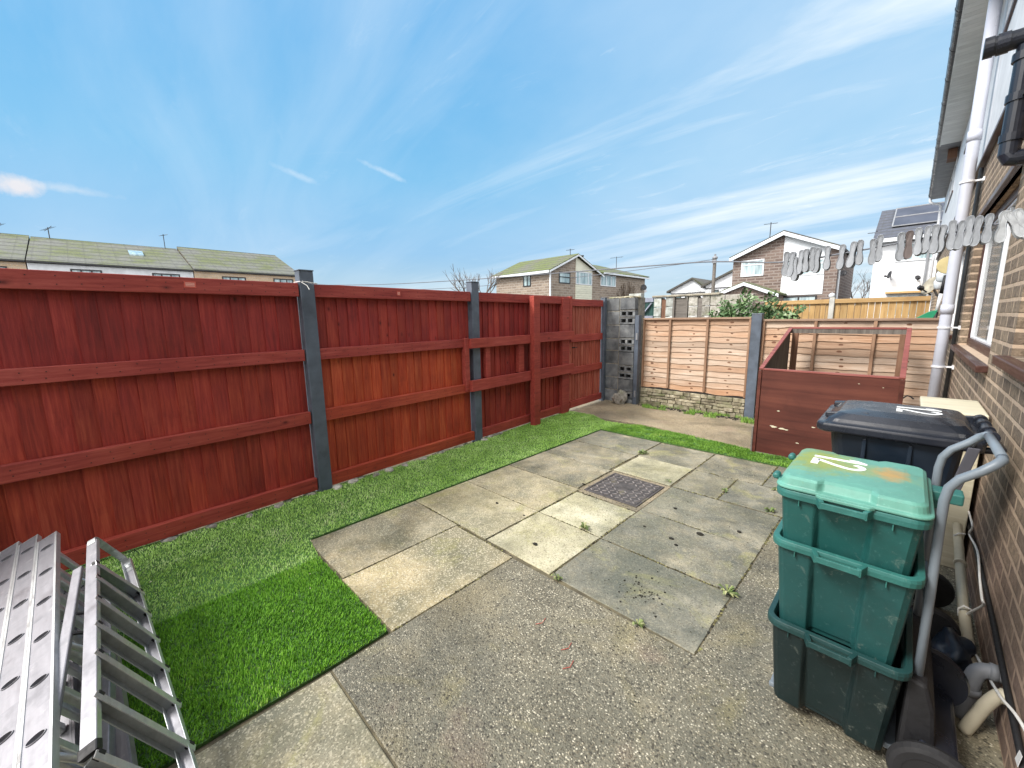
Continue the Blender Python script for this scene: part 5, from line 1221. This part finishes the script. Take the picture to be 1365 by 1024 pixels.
for c,r_ in (((-2.75,8.9,1.80),(.1,.1,.12)),((-2.35,8.9,1.98),(.09,.1,.12)),((-1.9,8.9,1.92),(.1,.1,.11)),((-1.45,8.9,1.66),(.12,.1,.08)),((-2.9,8.9,1.62),(.1,.1,.08))): leafcloud(g,c,r_,34,.05,inner=0)
g.build('foliage','bush_leaf',t)
g=MB()
for i in range(9): a=i*.7; g.tube([(-2.15,8.9,0),(-2.15+.1*math.cos(a),8.9+.1*math.sin(a),.7),(-2.15+.52*math.cos(a),8.9+.25*math.sin(a),1.75+.2*math.sin(i*2.3))],[.02,.014,.004],6)
g.build('stems','bush_bark',t)
def bare(name,label,c,h,spread,n=26,seed=1,th=.03,mat='twig_grey',grp=None):
    random.seed(seed); t=thing(name,label,'tree',c,grp); g=MB(); c=Vector(c); g.tube([c,c+Vector((0,0,h*.45))],[th,th*.7],7); g.build('trunk',mat,t)
    g=MB()
    def br(p,d_,L,r_,dep):
        q=p+d_*L*.5+Vector((random.uniform(-1,1),random.uniform(-1,1),0))*L*.05; e=p+d_*L; g.tube([p,q,e],[r_,r_*.8,r_*.5],5)
        if dep==0: return
        for _ in range(3):
            nd=(d_+Vector((random.uniform(-1,1),random.uniform(-1,1),random.uniform(-.2,.8)))*.75).normalized(); br(p+d_*L*random.uniform(.5,1),nd,L*.68,r_*.55,dep-1)
    for i in range(5):
        a=i*1.257+random.uniform(-.3,.3); br(c+Vector((0,0,h*.4)),Vector((math.cos(a)*spread,math.sin(a)*spread,1)).normalized(),h*.28,th*.6,3)
    g.build('branches',mat,t)
bare('bare_tree','leafless tree rising behind the second grey fence post',(-20,17.2,0),5.3,.9,seed=3,th=.10)
bare('bare_tree','small leafless tree in the gap left of the white solar-roofed house',(-2.9,40,0),4.9,.8,seed=4,th=.07)
bare('bare_shrub','thin leafless upright twigs in front of the far white houses',(-3.3,10.2,.0),2.35,.35,seed=6,th=.012)
bare('bare_shrub','leafless twiggy shrub left of the utility pole beyond the mottled wall',(-4.0,11.5,.0),2.5,.3,seed=8,th=.012)

# ---- gable house (right)
def box_house_windows(): pass
def flatwin(parent,plane,u0,u1,z0,z1,pos,frame,glass='curtain_glass',muls=(),trans=None,name='window'):
    """plane 'y': wall facing -Y at y=pos ; plane 'x': wall facing +X at x=pos"""
    def bx(g,a,b,c,d_,e0,e1):
        if plane=='y': g.box((a,pos-e1,c),(b,pos-e0,d_))
        else: g.box((pos+e0,a,c),(pos+e1,b,d_))
    g=MB(); t_=.07
    bx(g,u0,u1,z0,z0+t_,-.05,.04); bx(g,u0,u1,z1-t_,z1,-.05,.04); bx(g,u0,u0+t_,z0+t_,z1-t_,-.05,.04); bx(g,u1-t_,u1,z0+t_,z1-t_,-.05,.04)
    for m_ in muls: bx(g,m_-.035,m_+.035,z0+t_,z1-t_,-.05,.04)
    if trans: bx(g,u0+t_,u1-t_,trans-.03,trans+.03,-.05,.035)
    f=g.build(name,frame,parent); g=MB(); bx(g,u0+.04,u1-.04,z0+.04,z1-.04,-.02,.012); g.build('pane',glass,f)
def aerial(name,label,x,y,z0,z1,s=.6):
    t=thing(name,label,'tv aerial',(x,y,z0)); g=MB(); g.tube([(x,y,z0),(x,y,z1)],.025,6); g.build('mast','wire_dark',t)
    g=MB(); g.tube([(x-s*.6,y-.2,z1-.1),(x+s*.6,y+.2,z1-.05)],.014,5)
    for k in range(6): q=-s*.5+k*s*.2; g.tube([(x+q,y+q*.3-.16,z1-.12),(x+q,y+q*.3+.16,z1-.04)],.009,4)
    g.build('antenna_array','wire_dark',t)
gh=thing('gable_house','brown brick gable-fronted house with white cladding panel and mossy porch','house',(-5.4,30,0))
g=MB(); Y=27; ex0,ex1,ea,ap=-7.9,-2.95,4.90,5.98
xa=-5.40
g.prism([(ex0,0),(xa,0),(xa,ap-.06),(ex0,ea-.06)],'y',Y,Y+7.5); g.prism([(xa+.001,0),(ex1,0),(ex1,ea-.06),(xa+.001,ap-.06)],'y',Y,Y+7.5); g.build('wall','far_brick_dark',gh)
g=MB(); 
def zr_(x): return ap-.12-(ap-ea)*abs(x-xa)/(ex1-xa)
xs=[-5.38,-3.50]
z=4.42; k=0
bands=[(2.62,3.62)]
for (z0,z1) in ((2.60,3.60),):
    zz=z0
    while zz<z1: g.box((xs[0],Y-.03,zz+.004),(xs[1]+.02,Y-.002,min(z1,zz+.12)-.004)); zz+=.12
g.prism([(xs[0],4.46),(xs[1]+.02,4.46),(xs[1]+.02,zr_(xs[1]+.02)),(xs[0],zr_(xs[0]))],'y',Y-.03,Y-.002)
g.build('cladding','cladding_white',gh)
flatwin(gh,'y',-5.36,-3.50,3.62,4.44,Y-.0,'cladding_white','curtain_glass',(-4.9,-4.0),4.2); flatwin(gh,'y',-7.45,-6.28,3.78,4.70,Y,'cladding_white','curtain_glass',(),4.42)
flatwin(gh,'y',-5.36,-3.7,1.6,2.55,Y,'dark_glass_frame','curtain_glass',(-4.5,))
g=MB(); o_=.25
for sx_,xe in ((1,ex0-.15),(-1,ex1+.15)):
    ze=ea-(ap-ea)/(ex1-xa)*.15
    g.prism([(xe,ze),(xa,ap),(xa,ap+.10),(xe,ze+.10)],'y',Y-.30,Y+7.8)
g.build('roof','slate_dark',gh)
g=MB()
for xe in (ex0-.15,ex1+.15):
    ze=ea-(ap-ea)/(ex1-xa)*.15
    g.prism([(xe,ze-.16),(xa,ap-.16),(xa,ap+.03),(xe,ze+.03)],'y',Y-.335,Y-.302)
g.build('bargeboard','cladding_white',gh)
g=MB(); g.tube([(ex1+.05,Y+.3,4.8),(ex1+.05,Y+.3,0)],.05,8); g.build('downpipe','cladding_white',gh)
# porch
py0=25.2; pa=-6.72; g=MB(); g.prism([(-8.35,0),(-5.2,0),(-5.2,2.62),(pa,3.24),(-8.35,2.62)],'y',py0,Y-.002); g.build('porch_wall','far_brick_dark',gh)
g=MB()
for xe in (-8.5,-5.05): g.prism([(xe,2.60),(pa,3.30),(pa,3.38),(xe,2.68)],'y',py0-.18,Y-.34 if False else Y-.04)
g.build('porch_roof','mossy_tiles_x',gh)
g=MB()
for xe in (-8.5,-5.05): g.prism([(xe,2.46),(pa,3.16),(pa,3.33),(xe,2.63)],'y',py0-.215,py0-.182)
g.build('porch_bargeboard','cladding_white',gh)
aerial('tv_aerial','thin tv aerial on the left roof slope of the gable-fronted house',-6.25,27.6,5.4,6.75,.5)
dish('satellite_dish','small dark satellite dish on the right corner of the gable-fronted house',(-2.75,27.4,3.62),(.3,-.9,.3),.15,'wire_dark',(-2.95,27.5,3.6))
t=thing('garden_lamp','small white globe lamp above the yellow fence','lamp',(-1.22,11.2,1.9)); g=MB(); g.blob((-1.27,11.2,1.97),.06,(1,1,1),rough=0,sub=2); g.build('globe','cladding_white',t,smooth=True); g=MB(); g.tube([(-1.27,11.2,0),(-1.27,11.2,1.92)],.015,8); g.build('stake','grey_plastic',t)
# ---- white house with solar panels
wh=thing('white_house','white rendered house with slate roof and solar panels','house',(1,28,0))
g=MB(); g.box((-1.5,25.5,0),(6,31.5,4.90)); g.prism([(25.5,4.902),(28.5,6.5),(31.5,4.902)],'x',-1.45,5.9); g.build('wall','white_paint',wh)
g=MB(); g.prism([(25.25,4.80),(28.5,6.55),(28.5,6.65),(25.25,4.90)],'x',-1.6,6.2); g.prism([(31.75,4.80),(28.5,6.55),(28.5,6.65),(31.75,4.90)],'x',-1.6,6.2); g.build('roof','slate_tiles',wh)
g=MB(); g.box((-1.62,25.16,4.70),(6.2,25.245,4.86)); g.build('gutter','cladding_white',wh)
g=MB()
def sp_(x0,x1,a,b):
    f=lambda u:(25.25+3.25*u,4.90+1.75*u)
    (ya,za),(yb,zb2)=f(a),f(b); g.prism([(ya,za+.03),(yb,zb2+.03),(yb,zb2+.09),(ya,za+.09)],'x',x0,x1)
for r_ in ((.30,.60),(.62,.92)):
    for x in (-1.05,.62,2.29): sp_(x,x+1.63,*r_)
g.build('solar_panel','solar_cells',wh)
g=MB(); fz=lambda u:(25.25+3.25*u,4.90+1.75*u)
for x in (-1.07,.60,2.27,3.94):
    (ya,za_),(yb,zb_)=fz(.29),fz(.93); g.prism([(ya,za_+.085),(yb,zb_+.085),(yb,zb_+.11),(ya,za_+.11)],'x',x,x+.05)
for u_ in (.285,.605,.925):
    ya,za_=fz(u_); g.box((-1.07,ya-.03,za_+.07),(3.99,ya+.03,za_+.115))
g.build('panel_frame','grey_plastic',wh)
flatwin(wh,'y',-.78,.45,3.82,4.60,25.5,'cladding_white','curtain_glass',(-.2,)); 
g=MB(); g.box((-.95,25.1,2.42),(.6,25.498,2.50)); g.build('canopy','yellow_rail',wh); flatwin(wh,'y',-.9,.5,1.4,2.40,25.5,'cladding_white','curtain_glass',(-.2,),2.1)
g=MB(); g.tube([(-.2+.45,25.42,4.75),(-.2+.45,25.42,0)],.045,8); g.build('downpipe','grey_plastic',wh)
dish('satellite_dish','dark satellite dish on the front of the white house',(-.85,25.2,3.25),(-.9,-.4,.2),.17,'wire_dark',(-.8,25.5,3.05))
dish('satellite_dish','second dish near the downpipe of the white house',(.02,25.2,3.05),(.5,-.8,.3),.11,'wire_dark',(.1,25.5,2.95))
aerial('tv_aerial','spidery tv aerial at the left verge of the white house',-1.55,26.0,4.9,5.35,.5)
# ---- centre house
ch=thing('corner_house','brown brick corner house with mossy green roofs and cream clad gable','house',(-20,28,0))
g=MB(); X=-18.2; za=4.85; zap=6.12
g.prism([(22.4,0),(28.75,0),(28.75,za),(25.45,zap-.08),(22.4,za-.02)],'x',-23.6,X); g.box((-23.6,28.751,0),(X+.001,36.5,5.05)); g.build('wall','far_brick',ch)
g=MB(); 
def slope_x(y0,z0,y1,z1,xa_,xb_): g.prism([(y0,z0),(y1,z1),(y1,z1+.09),(y0,z0+.09)],'x',xa_,xb_)
slope_x(22.1,za-.10,25.45,zap,-23.9,X+.25); slope_x(29.0,za-.06,25.45,zap,-23.9,X+.25); g.build('roof','mossy_tiles_x',ch)
g=MB(); g.add([(X+.3,28.8,5.08),(X+.3,36.8,5.22),(-22.0,34.2,6.45),(-22.0,28.0,6.35),(-25,36.8,5.1),(-25,28.0,5.1)],[(0,1,2,3),(1,4,2),(4,5,3,2)]); o=g.build('wing_roof','mossy_tiles_x',ch); s=o.modifiers.new('s','SOLIDIFY'); s.thickness=.08
g=MB(); g.prism([(22.1,za-.20),(25.45,zap-.10),(25.45,zap+.02),(22.1,za-.08)],'x',X+.252,X+.285); g.prism([(29.0,za-.16),(25.45,zap-.10),(25.45,zap+.02),(29.0,za-.04)],'x',X+.252,X+.285); g.box((X+.2,28.9,4.98),(X+.33,36.8,5.10)); g.box((-23.9,22.02,za-.22),(X+.2,22.1,za-.06)); g.build('bargeboard','cladding_white',ch)
g=MB(); 
def clad(y0,y1,z0,z1):
    z=z0
    while z<z1: g.box((X+.002,y0,z+.006),(X+.04,y1,min(z1,z+.16)-.006)); z+=.16
clad(25.42,27.6,2.4,4.0); g.prism([(25.42,4.98),(27.6,4.98),(27.6,5.22),(25.42,6.0)],'x',X+.002,X+.04); g.build('cladding','cladding_cream',ch)
flatwin(ch,'x',25.45,27.6,4.02,4.97,X,'cladding_white','curtain_glass',(25.9,27.1)); flatwin(ch,'x',23.42,24.75,4.0,4.80,X,'dark_glass_frame','curtain_glass',(),4.45)
flatwin(ch,'x',28.85,31.2,4.05,4.95,X,'cladding_white','curtain_glass',(29.7,30.5)); flatwin(ch,'y',-20.7,-19.95,3.85,4.72,22.4,'dark_glass_frame','curtain_glass',(-20.3,))
g=MB(); g.tube([(X+.08,22.35,4.8),(X+.08,22.35,0)],.06,8); g.build('downpipe','cladding_white',ch)
aerial('tv_aerial','tv aerial at the gable peak of the corner house',-18.6,25.3,6.1,6.6,.4); aerial('tv_aerial','tv aerial over the right wing of the corner house',-19.5,33.5,5.8,6.9,.9)
t=thing('flue_pipe','short dark flue on the right roof of the corner house','flue',(-20.5,29.4,6)); g=MB(); g.lathe([(.09,0),(.09,.75),(.13,.76),(.13,.86)],(-20.5,29.6,5.9),'z',10); g.build('flue_stack','wire_dark',t)
dish('satellite_dish','satellite dish on the far right wall of the corner house',(-18.0,35.9,4.2),(.8,-.5,.3),.28,'wire_dark',(-18.2,36,4.1))
# climber on right wing
t=thing('bare_climber','reddish leafless climbing shrub on the right wing of the corner house','climber',(-18.1,33,0)); g=MB(); random.seed(9)
for i in range(46):
    y=33.2; p=Vector((-18.1,y,1.5)); pts_=[p]
    a=random.uniform(-1.0,1.0)
    for k in range(5): p=p+Vector((random.uniform(-.02,.03),math.sin(a)*.55,math.cos(a)*.62)); a+=random.uniform(-.35,.35); p.z=min(p.z,4.9); pts_.append(p.copy())
    g.tube(pts_,[.03,.025,.02,.015,.012,.01],4)
g.build('branches','bush_bark',t)
# ---- left terrace
def row_house(label,y0,y1,wall,wins,zr,zo,skylight=None,xf=-34.):
    t=thing('distant_terrace',label,'houses',((xf-3),(y0+y1)/2,0)); g=MB(); g.box((xf-6.8,y0,0),(xf,y1,4.90+zo)); g.prism([(xf-6.8,4.902+zo),(xf-5.6,zr-.02),(xf,4.902+zo)] ,'y',y0+.05,y1-.05); g.build('wall',wall,t)
    g=MB(); g.prism([(xf+.12,4.94+zo),(xf-5.7,zr),(xf-5.7,zr+.10),(xf+.12,5.04+zo)],'y',y0,y1); g.prism([(xf-7.4,4.5+zo),(xf-5.7,zr),(xf-5.7,zr+.12),(xf-7.4,4.62+zo)],'y',y0,y1); g.build('roof','mossy_tiles',t)
    g=MB(); g.box((xf+.10,y0,4.93+zo),(xf+.18,y1,5.0+zo)); g.build('gutter','wire_dark',t)
    for (a,b,z0,z1) in wins: flatwin(t,'x',a,b,z0,z1,xf,'dark_glass_frame','curtain_glass',(a+(b-a)/3,a+2*(b-a)/3))
    if skylight: 
        a,b=skylight; g=MB(); g.prism([(xf-2.6,5.98),(xf-3.5,6.33),(xf-3.5,6.42),(xf-2.6,6.07)],'y',a,b); g.build('skylight','curtain_glass',t)
    return t
row_house('distant mossy-roofed terrace block at the left edge of the view with tan walls',-14,-2.25,'tan_brick',[(-4.6,-2.9,4.2,4.66)],7.0,-.0)
row_house('distant mossy-roofed terrace block with white walls and a skylight',-2.2,4.85,'white_paint',[(-.66,.60,4.2,4.70),(2.8,4.15,4.2,4.70)],6.95,.0,(2.05,2.75))
row_house('distant mossy-roofed terrace block with tan walls behind the first grey post',4.9,11.5,'tan_brick',[(6.4,7.8,4.2,4.72),(9.55,10.9,4.2,4.76)],7.12,.05)
g=MB(); 
for i in range(14): g.blob((-34.6-i*.36,4.87,5.13+i*.135),.10,(1,.8,.6),seed=i,sub=1)
tag(g.build('ridge_flashing','lead_flash'),'dark stepped flashing at the roof joint between two distant terraces','flashing')
aerial('tv_aerial','thin tv aerial on the ridge of the white-walled distant terrace',-39.5,4.2,6.9,8.0,.5); aerial('tv_aerial','tv aerial on the left of the distant terrace ridge',-39.6,-1.4,7,7.7,1.6); aerial('tv_aerial','tv aerial at the far left end of the distant terrace ridge',-39.6,-3.4,7,7.6,1.4)
# ---- far white houses, pole, flag
def farhouse(label,x0,x1,y,ze,zp,xp):
    t=thing('distant_house',label,'house',((x0+x1)/2,y,0)); g=MB(); g.prism([(x0,0),(x1,0),(x1,ze),(xp,zp),(x0,ze)],'y',y,y+8); g.build('wall','white_paint',t)
    g=MB(); g.prism([(x0-.4,ze-.25),(xp,zp),(xp,zp+.2),(x0-.4,ze-.05)],'y',y-.3,y+8.3); g.prism([(x1+.4,ze-.25),(xp,zp),(xp,zp+.2),(x1+.4,ze-.05)],'y',y-.3,y+8.3); g.build('roof','slate_dark',t)
    for k in range(3): a=x0+(x1-x0)*(.15+.27*k); flatwin(t,'y',a,a+(x1-x0)*.16,ze-1.3,ze-.5,y,'dark_glass_frame','window_glass')
    g=MB(); g.box((x0,y-.06,ze-1.6),(x1,y-.002,ze-1.5)); g.box((x0,y-.06,ze-.38),(x1,y-.002,ze-.30)); g.build('dark_trim','wire_dark',t)
farhouse('far white house with dark window trim left of the utility pole',-19.3,-15.6,45,4.3,5.35,-17.0)
farhouse('far white house with balcony rails right of the utility pole',-15.3,-11.2,44,4.6,6.3,-11.6)
up=thing('utility_pole','wooden utility pole carrying wires, in front of the far white houses','utility pole',(-9.0,27.3,0))
PX_,PY_=-9.05,27.3
g=MB(); g.tube([(PX_,PY_,0),(PX_,PY_,5.0)],[.12,.095],10); g.build('pole_shaft','grey_timber',up)
g=MB(); g.lathe([(.10,0),(.16,.04),(.16,.12),(.06,.2),(.06,.3)],(PX_,PY_,5.0),'z',10); g.box((PX_-.12,PY_-.15,4.75),(PX_+.12,PY_-.09,4.95)); g.build('pole_cap','grey_plastic',up)
def wire(label,a,b,sag,r=.02):
    a=Vector(a);b=Vector(b); g=MB(); pts_=[a.lerp(b,k/16)-Vector((0,0,sag*4*(k/16)*(1-k/16))) for k in range(17)]; g.tube(pts_,r,5); tag(g.build('overhead_wire','line_cord'),label,'wire')
wire('overhead wire running from the utility pole left across the corner house roofs',(PX_,PY_,5.0),(-34,20,4.3),.35,.022)
t=thing('flag_pole','small pale flag on a thin pole on the horizon','flag',(-30,61,0)); g=MB(); g.tube([(-30.2,60,0),(-30.2,60,6.6)],.05,6); g.build('pole','twig_grey',t); g=MB(); g.prism([(-30.2,6.5),(-29.5,5.3),(-30.2,5.0)],'y',59.98,60.02); g.build('flag_cloth','grey_plastic',t)
for x,y,h in ((-14.2,40,5.6),(-13.0,39,5.3),(-15.2,41,4.9)):
    pass
# distant low skyline: hedges and roofs that close the horizon
tag(MB().box((-90,75,0),(60,78,2.6)).build('distant_skyline','road_grey'),kind='structure')
g=MB(); g.add([(.378,1.86,.20),(.374,1.80,.22),(.376,1.79,.27),(.379,1.84,.25)],[(0,1,2,3)]); o=g.build('paper_scrap','paper_white'); tag(o,'torn scrap of white paper caught at the foot of the brick wall','paper'); s=o.modifiers.new('s','SOLIDIFY'); s.thickness=.001
# black sack behind boxes
g=MB(); g.blob((.29,2.50,.09),.095,(.7,1.1,.85),seed=5,rough=.4,sub=3); tag(g.build('rubbish_bag','bin_body',smooth=True),'small dark blue plastic sack on the ground between the trolley and the black bin','bag')
